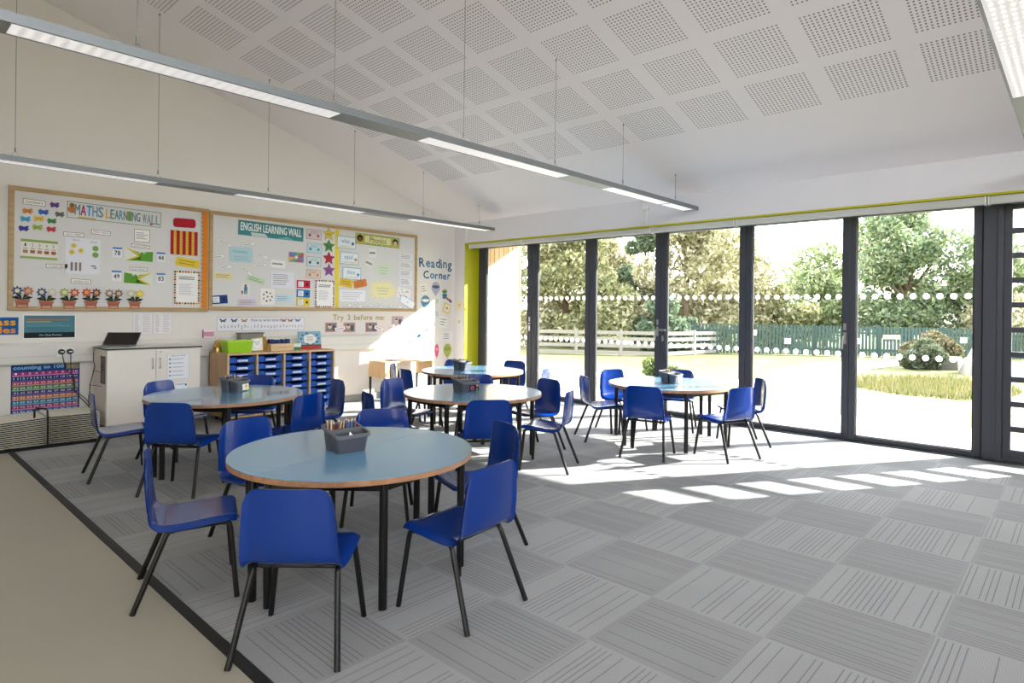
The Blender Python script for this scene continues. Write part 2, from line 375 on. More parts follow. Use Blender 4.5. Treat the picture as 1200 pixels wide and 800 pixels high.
# ------------------------------------------------------------------ suspended lights
def linear_light(lb, x0, x1, y, z, secs, cabs):
    t = thing('linear_light', lb, 'light', (0, y, z), 0, 'suspended linear lights')
    w = .08; prof = [(-w, 0), (w, 0), (w, .042), (-w, .042)]
    f = MB().box((x0, -w, .004), (x1, w, .045), ALU); f.box((x0, -w, 0), (x1, -w + .012, .004), ALU); f.box((x0, w - .012, 0), (x1, w, .004), ALU)
    f.build('housing', t)
    last = x0
    for a, c in secs:
        MB().box((a, -w + .012, .001), (c, w - .012, .0038), LED).build('diffuser', t)
        if a - last > .02: MB().box((last + .003, -w + .012, .0005), (a - .003, w - .012, .0038), ALUD).build('blank_panel', t)
        last = c
    if x1 - last > .02: MB().box((last + .003, -w + .012, .0005), (x1 - .003, w - .012, .0038), ALUD).build('blank_panel', t)
    for cx in cabs:
        f = MB(); zc = ceil_z(cx) - z
        f.tube([(cx, 0, .10), (cx, 0, zc)], .0022, WIRE, 6); f.tube([(cx - .035, 0, .046), (cx, 0, .1), (cx + .035, 0, .046)], .0018, WIRE, 5)
        f.tube([(cx, 0, .09), (cx, 0, .125)], .006, WIRE, 8); f.tube([(cx, 0, zc - .02), (cx, 0, zc)], .007, WIRE, 8)
        f.build('suspension_cable', t)
linear_light('long suspended light bar over the front table, its near end cut by the frame', -1.6, 6.57, 3.305, 2.442,
             [(-1.5, .33), (.455, 1.985), (2.66, 4.19), (4.86, 5.93), (5.97, 6.48)], [-.12, .93, 1.98, 3.03, 4.08, 5.13, 6.18])
linear_light('suspended light bar in front of the display boards', -1.6, 6.44, 6.41, 2.442,
             [(-1.5, .18), (.3, 1.975), (2.72, 4.24), (4.95, 6.38)], [-.12, .93, 1.99, 3.06, 4.12, 5.17, 6.2])
linear_light('suspended light bar by the top corner above the barred door', .6, 6.57, .22, 2.44,
             [(1.9, 4.19), (4.98, 6.45)], [1.0, 2.0, 3.05, 4.1, 5.15, 6.2])

# ------------------------------------------------------------------ chairs
PROF = [(.207, .330), (.204, .346), (.185, .3535), (.14, .354), (.07, .349), (0, .342), (-.06, .339), (-.105, .344), (-.138, .362), (-.157, .40), (-.165, .45), (-.169, .50), (-.173, .55), (-.178, .60), (-.182, .638)]
HW = [.166, .172, .178, .183, .186, .187, .186, .184, .182, .180, .177, .173, .168, .163, .158]
def catmull(P, t):
    n = len(P) - 1; x = t * n; i = min(int(x), n - 1); f = x - i
    g = lambda k: P[max(0, min(n, k))]
    a, b_, c_, d = g(i - 1), g(i), g(i + 1), g(i + 2)
    h = lambda p, q, r, s: .5 * (2 * q + (r - p) * f + (2 * p - 5 * q + 4 * r - s) * f * f + (3 * q - p - 3 * r + s) * f ** 3)
    return h(a, b_, c_, d) if not isinstance(a, tuple) else tuple(h(*k) for k in zip(a, b_, c_, d))
def shell():
    NU, NV, TH = 46, 30, .006
    top = {}; P = []
    for i in range(NU + 1):
        t0 = i / NU; row = []
        for j in range(NV + 1):
            v = -1 + 2 * j / NV; av = abs(v)
            e = (1 - av) * .165; rc = .058; drop = rc - math.sqrt(max(0, rc * rc - (rc - min(e, rc)) ** 2))
            tip = max(0, (t0 - .70) / .30); fr = max(0, (.30 - t0) / .30)
            t = t0 - (drop + .010 * av * av) / .62 * tip ** 1.3 + (drop * .8 + .012 * av * av) / .62 * fr ** 1.3
            y, z = catmull(PROF, t); y2, z2 = catmull(PROF, min(1, t + .02)); y1, z1 = catmull(PROF, max(0, t - .02))
            ty, tz = y2 - y1, z2 - z1; l = math.hypot(ty, tz); ty /= l; tz /= l
            ny, nz = tz, -ty                                    # away from the sitter's side
            ny, nz = -ny * -1, -nz * -1
            w = catmull(HW, t); back = max(0, min(1, (t - .5) / .15))
            d = .022 * v * v * back - .004 * (1 - v * v) * (1 - back)
            lip = max(0, (av - .84) / .16); d -= .017 * lip ** 1.6 * (1 - .25 * back)
            row.append(Vector((w * v, y + ny * d, z + nz * d)))
        P.append(row)
    import numpy as np
    def nrm(i, j):
        a = P[min(NU, i + 1)][j] - P[max(0, i - 1)][j]; c_ = P[i][min(NV, j + 1)] - P[i][max(0, j - 1)]
        n_ = c_.cross(a); return n_.normalized() if n_.length > 0 else Vector((0, 0, 1))
    Nn = [[nrm(i, j) for j in range(NV + 1)] for i in range(NU + 1)]
    return P, Nn, NU, NV, TH
def shell_piece(name, i0, i1, parent, S):
    P, Nn, NU, NV, TH = S; W = NV + 1
    vs = []; ns = []
    for i in range(i0, i1 + 1):
        for j in range(W): vs.append(P[i][j]); ns.append(Nn[i][j])
    o = len(vs)
    for i in range(i0, i1 + 1):
        for j in range(W): vs.append(P[i][j] - Nn[i][j] * TH); ns.append(-Nn[i][j])
    fs = []; H = i1 - i0
    for i in range(H):
        for j in range(NV):
            a = i * W + j; fs.append((a, a + 1, a + W + 1, a + W)); fs.append((o + a, o + a + W, o + a + W + 1, o + a + 1))
        for j in (0, NV):
            a = i * W + j; q = (a, a + W, o + a + W, o + a); fs.append(q if j == 0 else q[::-1])
    for i in ((0,) if i0 == 0 else ()) + ((H,) if i1 == NU else ()):
        for j in range(NV):
            a = i * W + j; q = (a, o + a, o + a + 1, a + 1); fs.append(q if i == 0 else q[::-1])
    b = MB().add(vs, fs, BLUE, True); ob = b.build(name, parent)
    me = ob.data
    me.normals_split_custom_set_from_vertices([tuple(n_) for n_ in ns])
    return ob
def make_chair():
    t = thing('classroom_chair', '', 'chair')
    S = shell(); shell_piece('seat', 0, 25, t, S); shell_piece('backrest', 25, 46, t, S)
    for s in (-1, 1):
        xt = .158
        fp = [(s * .195, .2, 0)]; 
        f0 = Vector((s * .195, .2, 0)); f1 = Vector((s * xt, .172, .322))
        p = [f0, f0.lerp(f1, .5), f0.lerp(f1, .86), f0.lerp(f1, .93), Vector((s * xt, .170, .3175)), Vector((s * xt, .155, .328)), Vector((s * xt, .13, .331)), Vector((s * xt, .1, .330))]
        MB().tube(p, .0115, BLACK, 10).build('leg', t)
        r0 = Vector((s * .195, -.2, 0)); r1 = Vector((s * xt, -.075, .318))
        p = [r0, r0.lerp(r1, .5), r0.lerp(r1, .88), r0.lerp(r1, .95), Vector((s * xt, -.068, .3185)), Vector((s * xt, -.05, .3225)), Vector((s * xt, -.02, .3245)), Vector((s * xt, 0, .3255))]
        MB().tube(p, .0115, BLACK, 10).build('leg', t)
    f = MB()
    for s in (-1, 1): f.tube([(s * .158, 0, .3255), (s * .158, .1, .330)], .0115, BLACK, 10)
    f.tube([(-.158, -.055, .316), (.158, -.055, .316)], .0095, BLACK, 8); f.tube([(-.158, .12, .328), (.158, .12, .328)], .009, BLACK, 8)
    for s in (-1, 1): f.box((s * .09 - .015, -.075, .318), (s * .09 + .015, -.04, .334), BLACK)
    f.build('seat_frame', t)
    return t
T1, T2, T3, T4, T5 = (1.754, 2.70), (2.12, 5.14), (3.70, 3.88), (5.58, 3.03), (5.0, 5.25)
def around(T, a, r=.72, dh=0): return (T[0] + r * math.cos(R(a)), T[1] + r * math.sin(R(a)), a + 90 + dh)
G1, G2, G3, G4, G5 = ('chairs round the front table', 'chairs round the table by the white cupboard', 'chairs round the middle table', 'chairs round the table by the glass doors', 'chairs round the far corner table')
chairs = [
 (1.21, 2.215, 313, 'blue plastic chair seen from behind at the front table, nearest the black floor strip', G1),
 (1.855, 1.995, 5.5, 'blue plastic chair at the front table showing its seat, closest to the open carpet', G1),
 (2.43, 2.49, 71, 'blue plastic chair partly hidden behind another at the sunny end of the front table', G1),
 (1.075, 3.015, 250, 'blue plastic chair in side view whose rear legs stand on the beige vinyl', G1),
 around(T1, 100, .74) + ('blue plastic chair facing the camera across the front table, between caddy and vinyl', G1),
 (2.27, 3.22, 139, 'blue plastic chair facing the camera just behind the open pencil caddy', G1),
 (1.42, 5.42, 262, 'blue plastic chair in side view between wire drying rack and cupboard table', G2),
 (1.62, 4.65, 310, 'blue plastic chair seen from behind at the table before the white cupboard', G2),
 (1.94, 5.76, 209, 'blue plastic chair whose back stands against the white cupboard doors', G2),
 around(T2, 50) + ('blue plastic chair facing the camera in front of the wooden tray unit', G2),
 around(T2, -72) + ('blue plastic chair seen from its back with bright streak, behind the pencil caddy', G2),
 around(T2, -10, .78) + ('blue plastic chair beside the end of the tray unit, facing the cupboard table', G2),
 (2.93, 4.05, 252, 'blue plastic chair edge-on at the middle table, just behind the front table chair', G3),
 around(T3, 105) + ('blue plastic chair with sun on its glossy back at the shaded side of middle table', G3),
 around(T3, 44) + ('blue plastic chair facing the camera behind the caddy of the middle table', G3),
 around(T3, -10, .70) + ('blue plastic chair pushed under the middle table on its glass door side', G3),
 (3.96, 3.23, 25, 'blue plastic chair in full side view at the middle table beside the sun patch', G3),
 around(T3, -126) + ('blue plastic chair seen squarely from behind between the front and middle tables', G3),
 (5.21, 3.61, 232, 'blue plastic chair in side view at the door table, facing it from the middle table', G4),
 (4.905, 2.87, 285.5, 'blue plastic chair seen squarely from behind at the table by the glass doors', G4),
 (5.375, 2.34, 340, 'blue plastic chair with curved back towards us at the sunlit end of door table', G4),
 around(T4, -50, .73) + ('blue plastic chair half hidden at the door table, closest to the wide glass panes', G4),
 around(T4, 73, .72) + ('blue plastic chair with sunlit front against the second glass pane', G4),
 around(T4, 22, .72) + ('blue plastic chair hidden behind the caddy and top of the door table', G4),
 around(T5, 170) + ('blue plastic chair with dark rounded back at the far table, behind the middle table', G5),
 around(T5, 132, .78) + ('blue plastic chair with bleached sunlit back beside the small wooden desk', G5),
 around(T5, 60) + ('blue plastic chair behind the two pots of the far table', G5),
 around(T5, 8, .70) + ('blue plastic chair at the far table standing against the first glass pane', G5),
 around(T5, -65) + ('blue plastic chair showing only its narrow back behind the middle table chair', G5),
]
proto = make_chair()
for i, (x, y, h, lb, g) in enumerate(chairs):
    if i == 0: proto.location = (x, y, 0); proto.rotation_euler = (0, 0, R(h)); proto['label'] = lb; proto['group'] = g
    else: dup(proto, (x, y, 0), R(h), lb, g)

# ------------------------------------------------------------------ half-round tables
TR, TZ = .59, .58
def make_table():
    t = thing('half_round_table', '', 'table', group='half-round tables pushed together in pairs')
    out = arc((0, 0), TR, 0, math.pi, 48); g = .0015
    out = [(x, y + g) for x, y in out]
    MB().prism(out, TZ - .003, TZ, LAMI).build('tabletop', t)
    MB().prism(out, TZ - .027, TZ - .003, PLY).build('edge_band', t)
    f = MB(); pts = [(.535, .055), (.27, .47), (-.27, .47), (-.535, .055)]
    for a, c in zip(pts, pts[1:] + pts[:1]):
        d = Vector((c[0] - a[0], c[1] - a[1], 0)); l = d.length; ang = math.atan2(d.y, d.x)
        f.box((0, -.011, TZ - .067), (l, .011, TZ - .027), BLACK, Matrix.Translation((a[0], a[1], 0)) @ Matrix.Rotation(ang, 4, 'Z'))
    f.build('apron', t)
    for x, y in pts:
        MB().tube([(x, y, .008), (x, y, TZ - .028)], .019, BLACK, 14).build('leg', t)
    return t
tp = make_table(); first = True
tabs = [(T1, 10, 'half of the blue-topped round table nearest us, the half beyond the seam', 'half of the blue-topped round table nearest us, the half towards the open carpet'),
        (T2, 9, 'half of the round table by the white cupboard, the half nearer the cupboard', 'half of the round table by the white cupboard, the half nearer the front table'),
        (T3, 30, 'half of the middle round table, the half nearer the display wall', 'half of the middle round table, the half nearer the sun patches'),
        (T4, -15, 'half of the round table by the glass doors, the half nearer the far corner table', 'half of the round table by the glass doors, the half nearer the open carpet'),
        (T5, 0, 'half of the far corner round table, the half nearer the reading corner', 'half of the far corner round table, the half nearer the middle table')]
for T, a, l1, l2 in tabs:
    for lb, da in ((l1, 0), (l2, 180)):
        if first: tp.location = (T[0], T[1], 0); tp.rotation_euler = (0, 0, R(a)); tp['label'] = lb; first = False
        else: dup(tp, (T[0], T[1], 0), R(a + da), lb)

# ------------------------------------------------------------------ pencil caddies
def make_caddy():
    t = thing('pencil_caddy', '', 'caddy', group='grey caddies on the tables')
    zt = lambda y: .085 + .2 * (y + .0875)
    for lo, hi in (((-.088, -.0865), (.088, -.006)), ((-.088, .002), (.088, .0865))):
        f = MB(); p1 = rrect(lo[0], lo[1], hi[0], hi[1], .022); cx, cy = (lo[0] + hi[0]) / 2, (lo[1] + hi[1]) / 2
        sc = lambda p, k: [((x - cx) * k + cx, (y - cy) * k + cy) for x, y in p]
        p0 = [(x * .9, y * .86) for x, y in sc(p1, .96)]; n = len(p1); pi = sc(p1, .95)
        a = [(x, y, 0) for x, y in p0]; c_ = [(x, y, zt(y)) for x, y in p1]; i1 = [(x, y, zt(y)) for x, y in pi]; i0 = [(x, y, .004) for x, y in sc(p0, .94)]
        f.add(a + c_ + i1 + i0, [(k * n + i, k * n + (i + 1) % n, (k + 1) * n + (i + 1) % n, (k + 1) * n + i) for k in range(3) for i in range(n)], GREYP)
        f.add(a, [tuple(range(n - 1, -1, -1))], GREYP); f.add(i0, [tuple(range(n))], GREYP); f.build('tub', t)
    f = MB(); o = rrect(-.097, -.096, .097, .096, .026); i_ = rrect(-.085, -.084, .085, .084, .02); n = len(o)
    f.add([(x, y, zt(y) - .010) for x, y in o] + [(x, y, zt(y) + .003) for x, y in o] + [(x, y, zt(y) + .003) for x, y in i_] + [(x, y, zt(y) - .010) for x, y in i_], [(k * n + i, k * n + (i + 1) % n, ((k + 1) % 4) * n + (i + 1) % n, ((k + 1) % 4) * n + i) for k in range(4) for i in range(n)], GREYL)
    f.add([(x, y, zt(y) + d) for d in (-.012, .0025) for x, y in ((-.086, -.012), (.086, -.012), (.086, .008), (-.086, .008))], [(3, 2, 1, 0), (4, 5, 6, 7), (0, 1, 5, 4), (1, 2, 6, 5), (2, 3, 7, 6), (3, 0, 4, 7)], GREYL)
    f.build('rim', t)
    f = MB().add([(x, y, z) for x in (-.003, .003) for y, z in ((.006, .004), (.07, .004), (.08, zt(.08) - .004), (.006, zt(.006) - .004))], [(0, 1, 2, 3), (7, 6, 5, 4), (0, 4, 5, 1), (1, 5, 6, 2), (2, 6, 7, 3), (3, 7, 4, 0)], GREYP); f.build('divider', t)
    return t
cad = [(1.712, 2.715, -4, 'dark grey caddy full of coloured pencils on the front table'),
       (2.237, 5.259, 32, 'grey caddy with white flower card on its front, on the table by the cupboard'),
       (3.659, 3.939, -4, 'grey caddy with dark pink picture on its front, on the middle table'),
       (5.60, 3.02, 6, 'grey caddy with sun-bleached end on the table by the glass doors'),
       (4.947, 5.38, 18, 'two-pot grey caddy end-on at the far corner table')]
cp = make_caddy()
for i, (x, y, h, lb) in enumerate(cad):
    if i == 0: cp.location = (x, y, TZ + .0005); cp.rotation_euler = (0, 0, R(h)); cp['label'] = lb
    else: dup(cp, (x, y, TZ + .0005), R(h), lb)
def on_caddy(k, u, v, z=0):
    x, y, h, _ = cad[k]; c_, s = math.cos(R(h)), math.sin(R(h)); return (x + c_ * u - s * v, y + s * u + c_ * v, TZ + z)
# cards stuck to two caddies
class Sheet(MB):
    def __init__(s, w, h, m, th=.0015):
        super().__init__(); s.w, s.h, s.th = w, h, th; s.box((-w / 2, -h / 2, 0), (w / 2, h / 2, th), m)
    def z(s, l): return s.th + .0005 * l
    def poly(s, pts, m, l=1): return s.add([(x, y, s.z(l)) for x, y in pts], [tuple(range(len(pts)))], m)
    def rect(s, x0, y0, x1, y1, m, l=1): return s.poly([(x0, y0), (x1, y0), (x1, y1), (x0, y1)], m, l)
    def disc(s, x, y, r, m, l=1, n=14, ry=None): return s.poly([(x + r * math.cos(2 * math.pi * k / n), y + (ry or r) * math.sin(2 * math.pi * k / n)) for k in range(n)], m, l)
    def border(s, m, t=.006, l=1, mg=0.):
        w, h = s.w / 2 - mg, s.h / 2 - mg
        s.rect(-w, -h, w, -h + t, m, l); s.rect(-w, h - t, w, h, m, l); s.rect(-w, -h + t, -w + t, h - t, m, l); return s.rect(w - t, -h + t, w, h - t, m, l)
    def text(s, t, x0, y0, x1, y1, m, l=2, bold=0.):
        v, f = text_geo(t)
        ax, bx = min(p[0] for p in v), max(p[0] for p in v); ay, by = min(p[1] for p in v), max(p[1] for p in v)
        kx = (x1 - x0) / (bx - ax); ky = (y1 - y0) / (by - ay)
        for k, (ox, oy) in enumerate([(0, 0)] + ([(bold, 0), (-bold, 0), (0, bold), (0, -bold)] if bold else [])):
            s.add([(x0 + ox + (p[0] - ax) * kx, y0 + oy + (p[1] - ay) * ky, s.z(l) + .00006 * k) for p in v], f, m)
        return s
    def lines(s, x0, x1, y1, y0, n, m, l=1, t=.3, ragged=True):
        for k in range(n):
            y = y1 - (y1 - y0) * (k + .5) / n; th = (y1 - y0) / n * t
            e = x1 - (x1 - x0) * (rnd.random() * .35 if ragged else 0)
            s.rect(x0, y - th / 2, e, y + th / 2, m, l)
        return s
def put(s, name, label, cat, x, z, y=7.4165, tilt=0., group=None, face='back'):
    o = s.build(name)
    if face == 'back': M = Matrix.Translation((x, y, z)) @ Matrix.Rotation(math.pi / 2, 4, 'X') @ Matrix.Rotation(R(tilt), 4, 'Z')
    elif face == 'side': M = Matrix.Translation((x, y, z)) @ Matrix.Rotation(-math.pi / 2, 4, 'Z') @ Matrix.Rotation(math.pi / 2, 4, 'X') @ Matrix.Rotation(R(tilt), 4, 'Z')
    else: M = face
    o.matrix_world = M
    return tag(o, label, cat, group)
def caddy_card(k, s, name, label, u):
    x, y, h, _ = cad[k]
    M = Matrix.Translation(on_caddy(k, u, -.0825, .040)) @ Matrix.Rotation(R(h), 4, 'Z') @ Matrix.Rotation(R(90 - 4), 4, 'X')
    put(s, name, label, 'card', 0, 0, face=M)
s = Sheet(.085, .062, pc('#f2efe4')); s.disc(.01, 0, .022, pc('#ecd98a')); s.disc(.01, 0, .011, pc('#d6b64c'), 2); caddy_card(1, s, 'card', 'white card with yellow flower on the caddy by the cupboard', .03)
s = Sheet(.105, .062, pc('#15171c')); s.disc(-.022, -.006, .022, pc('#9a4f6e')); s.disc(.035, .014, .012, pc('#c97a5a')); s.disc(.03, -.018, .008, pc('#7d8a80')); s.disc(-.022, -.012, .012, pc('#6c3a58'), 2)
caddy_card(2, s, 'card', 'dark card with pink and orange flowers on the middle table caddy', .035)
s = Sheet(.11, .062, pc('#f4f3ee')); s.lines(-.045, .045, .03, -.01, 2, pc('#9a9a92')); s.disc(-.04, -.022, .006, pc('#3a3f46')); caddy_card(3, s, 'card', 'plain white card on the caddy by the glass doors', .03)
def pencil(k, u, v, du, dv, col, lb, ln=.136, tip='#e0c49a'):
    u = max(-.064, min(.064, u * .74)); du = max(-.2, min(.2, du)) if abs(u) < .045 else max(-.03, min(.03, du)); v = .022 + (v - .028) * 1.3
    p = Vector(on_caddy(k, u, v, .012)); d = Vector((du, dv, 1)).normalized()
    t = thing('pencil', lb, 'pencil', p, 0, 'pencils in the table caddies')
    MB().tube([(0, 0, 0), tuple(d * (ln - .012))], .0042, mat('pencil_' + col, col, .4, noise=.02), 6).build('shaft', t)
    f = MB(); f.tube([tuple(d * (ln - .012)), tuple(d * ln)], [.0042, .0008], mat('pencil_tip', tip, .6, noise=.02), 6); f.build('tip', t)
for u, v, du, dv, c_, lb in [(-.1, .05, -.18, .1, '#b9a184', 'tan pencil leaning over the outer corner of the front caddy'), (-.078, .03, -.05, -.1, '#8a3a30', 'dark red pencil at the outer end of the front caddy'),
        (-.068, .055, .1, .05, '#e3cdb0', 'pale pencil behind the dark red one in the front caddy'), (-.055, .028, .25, -.05, '#c89a3c', 'ochre pencil lying low in the front caddy'),
        (-.03, .05, .12, .05, '#9c2f4a', 'crimson pencil near the middle of the front caddy'), (-.018, .03, .2, .1, '#b9b38a', 'khaki pencil against the divider of the front caddy'),
        (.02, .05, -.3, .05, '#2f6fae', 'blue pencil leaning past the divider of the front caddy'), (.035, .035, .02, -.05, '#5d78c4', 'violet blue pencil upright in the front caddy'),
        (.05, .055, .0, .05, '#7a5a9c', 'purple pencil upright in the front caddy'), (.06, .03, .0, 0, '#1f8da0', 'teal pencil upright in the front caddy'),
        (.08, .05, .22, 0, '#4b4fb0', 'indigo pencil leaning on the sunny end of the front caddy'), (.088, .03, .3, .05, '#a04468', 'plum pencil leaning on the sunny end of the front caddy')]:
    pencil(0, u, v, du, dv, c_, lb)
for k, nm in ((1, 'caddy by the cupboard'), (2, 'middle table caddy'), (3, 'glass door table caddy'), (4, 'far corner table caddy')):
    for u, du, c_, w_ in ((-.07, -.1, '#6d6a72', 'grey'), (-.02, .1, '#8a5a4a', 'brown'), (.05, -.05, '#5b6f86', 'slate'), (.085, .2, '#c9b48a', 'buff')):
        pencil(k, u, .045, du, .05, c_, '%s pencil just showing above the rim of the %s' % (w_, nm), .126)
f = MB(); f.add([(0, 0, 0), (.05, .004, 0), (.026, .02, .035), (.024, .012, 0)], [(0, 1, 2), (1, 3, 2), (3, 0, 2), (0, 3, 1)], pc('#f3f1ec')); o = f.build('paper_scrap'); o.location = on_caddy(0, -.02, -.055, .06)
tag(o, 'folded white paper scrap in the trough of the front caddy', 'paper')

# ------------------------------------------------------------------ cupboard with laptop
t = thing('cupboard', 'white two-door cupboard on castors with thin dark edged top', 'cupboard', (1.713, 6.9, 0)); CW, CD = .859, .47
f = MB(); f.box((0, .02, .12), (CW, CD, .855), LAMW); f.build('carcass', t, bevel=.002)
f = MB().box((-.012, -.012, .858), (CW + .012, CD, .872), mat('dark_edge', '#2a2723', .5, noise=.05)); f.box((-.011, -.011, .872), (CW + .011, CD - .001, .8745), LAMW); f.build('top', t)
for x0, x1, hx in ((.002, .4285, .395), (.4315, CW - .002, .462)):
    d = MB().box((x0, 0, .125), (x1, .018, .855), LAMW).build('door', t, bevel=.002)
    MB().tube([(hx, 0, .66), (hx, -.03, .66), (hx, -.03, .76), (hx, 0, .76)], .0045, CHROME, 8).build('handle', d)
    if hx > .43:
        MB().tube([(.475, .001, .825), (.475, -.006, .825)], .009, CHROME, 12).build('lock', d)
for x in (.06, CW - .06):
    for y in (.07, CD - .07):
        f = MB().tube([(x - .012, y, .032), (x + .012, y, .032)], .032, GREYP, 16); f.box((x - .02, y - .02, .05), (x + .02, y + .02, .12), GREYP); f.build('castor', t)
t = thing('laptop', 'open silver laptop with black screen on the white cupboard', 'laptop', (1.83, 7.10, .875), R(-33))
f = MB().box((-.155, -.115, 0), (.155, .115, .014), ALU); f.box((-.135, -.02, .014), (.135, .09, .0148), BLACKP); f.box((-.045, -.1, .014), (.045, -.03, .0145), ALUD); f.build('base', t, bevel=.003)
Ml = Matrix.Translation((0, .113, .014)) @ Matrix.Rotation(R(-52), 4, 'X')
sc = MB().box((-.155, 0, 0), (.155, .008, .20), ALU, Ml).build('lid', t)
MB().box((-.148, -.001, .006), (.148, 0, .192), BLACKP, Ml).build('screen', sc)
s = Sheet(.212, .26, pc('#e9e9ee')); s.border(pc('#b9bdc8'), .003); s.text('CAN YOU HELP?', -.07, .105, .075, .118, pc('#33343a'))
for k, c_ in enumerate(('#55595f', '#4a5568', '#7a7f88', '#b83a3a', '#2f6f8a')):
    yy = .078 - k * .042; s.disc(-.08, yy, .009, pc(c_)); s.rect(-.06, yy - .003, .05, yy + .004, pc('#a8acb8'))
put(s, 'notice', 'white printed notice with coloured bullets on the cupboard door', 'notice', 2.352, .665, 6.8975)
s = Sheet(.11, .06, pc('#eaf0f4')); s.rect(-.05, .015, .05, .022, pc('#5b86b8')); s.rect(.035, .0, .05, .02, pc('#3f5f80')); put(s, 'notice', 'small white slip with blue line low on the cupboard door', 'notice', 2.385, .46, 6.8975)
s = Sheet(.16, .27, pc('#6b6260')); s.rect(-.07, -.12, .07, .12, pc('#7d7472')); s.disc(0, .03, .045, pc('#5a5357'), 2); put(s, 'picture', 'small dark grey picture on the end panel of the white cupboard', 'picture', 1.7105, .66, 7.02, face='side')
f = MB().tube([(1.70, 7.3, .86), (1.69, 7.28, .74), (1.70, 7.26, .68), (1.66, 7.24, .52), (1.64, 7.22, .36), (1.645, 7.2, .2), (1.64, 7.2, .01)], .004, BLACKP, 6)
f.tube([(1.685, 7.25, .64), (1.69, 7.0, .64)], .003, BLACKP, 6); f.tube([(1.652, 7.25, .50), (1.70, 7.0, .50)], .003, BLACKP, 6)
tag(f.build('power_cable'), 'thin black cable hanging down the end of the white cupboard', 'cable')

# ------------------------------------------------------------------ tray unit and its 32 trays
UX0, UX1, UY, UD, UZ = 2.835, 4.15, 6.85, .5, .775
t = thing('tray_unit', 'beech tray storage unit with four columns on castors below the alphabet strip', 'storage unit', (UX0, UY, 0)); W = UX1 - UX0
MB().box((0, 0, UZ - .02), (W, UD, UZ), BEECH).build('top', t, bevel=.001); MB().box((0, 0, .06), (W, UD, .08), BEECH).build('bottom', t)
MB().box((.0, UD - .012, .08), (W, UD, UZ - .02), BEECHD).build('back_panel', t)
cw = (W - .02) / 4
for k in range(5): MB().box((k * cw, 0, .08), (k * cw + .02, UD - .012, UZ - .02), BEECH).build('side_panel' if k in (0, 4) else 'divider', t)
for x in (.06, W - .06):
    for y in (.07, UD - .07):
        f = MB().tube([(x - .01, y, .025), (x + .01, y, .025)], .025, BLACKP, 14); f.box((x - .015, y - .015, .04), (x + .015, y + .015, .06), BLACKP); f.build('castor', t)
def make_tray(cream):
    t = thing('storage_tray', '', 'tray', group='blue trays in the tray unit'); w = .295; h = .062
    f = MB()
    f.box((-w / 2 + .012, .02, 0), (w / 2 - .012, .40, .004), TRAY); f.box((-w / 2 + .012, .396, 0), (w / 2 - .012, .40, h), TRAY)
    for s in (-1, 1): f.box((s * (w / 2 - .012) - .002, .02, 0), (s * (w / 2 - .012) + .002, .4, h), TRAY)
    for s in (-1, 1): f.box((min(s * .13, s * .147), .0, h - .006), (max(s * .13, s * .147), .4, h), TRAY)
    f.build('body', t)
    f = MB(); pr = [(-w / 2 + .012, 0), (w / 2 - .012, 0), (w / 2 - .004, h), (.085, h), (.065, h - .016), (-.065, h - .016), (-.085, h), (-w / 2 + .004, h)]
    f.add([(x, .016, z) for x, z in pr] + [(x, .02, z) for x, z in pr], [(0, 1, 2, 3, 4, 5, 6, 7), tuple(range(15, 7, -1))] + [(i, 8 + i, 8 + (i + 1) % 8, (i + 1) % 8) for i in range(8)], TRAY)
    for s in (-1, 1): f.box((min(s * .085, s * .143), .0, h - .007), (max(s * .085, s * .143), .018, h), TRAY)
    f.add([(-.065, .016, h - .016), (.065, .016, h - .016), (.06, .002, h - .03), (-.06, .002, h - .03), (.06, .002, .012), (-.06, .002, .012), (.06, .016, .008), (-.06, .016, .008)], [(3, 2, 1, 0), (5, 4, 2, 3), (7, 6, 4, 5)], TRAY)
    f.build('front', t)
    f = MB().box((-.058, -.0005, .012), (.058, .0015, .033), pc('#dfe0a8' if cream else '#e9edf3'))
    f.box((-.046, -.001, .016), (.046, -.0005, .029), pc('#f4f4ee'))
    f.add([(-.045 + .006 * math.cos(2 * math.pi * k / 12), -.0012, .0225 + .006 * math.sin(2 * math.pi * k / 12)) for k in range(12)], [tuple(range(12))], pc('#8a9a5a' if cream else '#c33b4a'))
    for k in range(3): f.box((-.03 + k * .022, -.0012, .020), (-.014 + k * .022, -.001, .025), pc('#8d93a0'))
    f.build('name_label', t)
    return t
ORD = ['top', 'second', 'third', 'fourth', 'fifth', 'sixth', 'seventh', 'bottom']; CN = ['column next to the white cupboard', 'second column from the white cupboard', 'third column from the white cupboard', 'column farthest from the white cupboard']
pt = [None, None]
for c_ in range(4):
    for r_ in range(8):
        k = 1 if (c_ == 3 and r_ >= 2) else 0
        loc = (UX0 + .01 + cw * (c_ + .5), UY + .012, .0845 + (7 - r_) * .0835)
        lb = 'blue storage tray with %s label, %s of its stack, %s' % ('cream' if k else 'white', ORD[r_], CN[c_])
        if pt[k] is None: pt[k] = make_tray(k); pt[k].location = loc; pt[k]['label'] = lb
        else: dup(pt[k], loc, 0, lb)
# runners
un = t
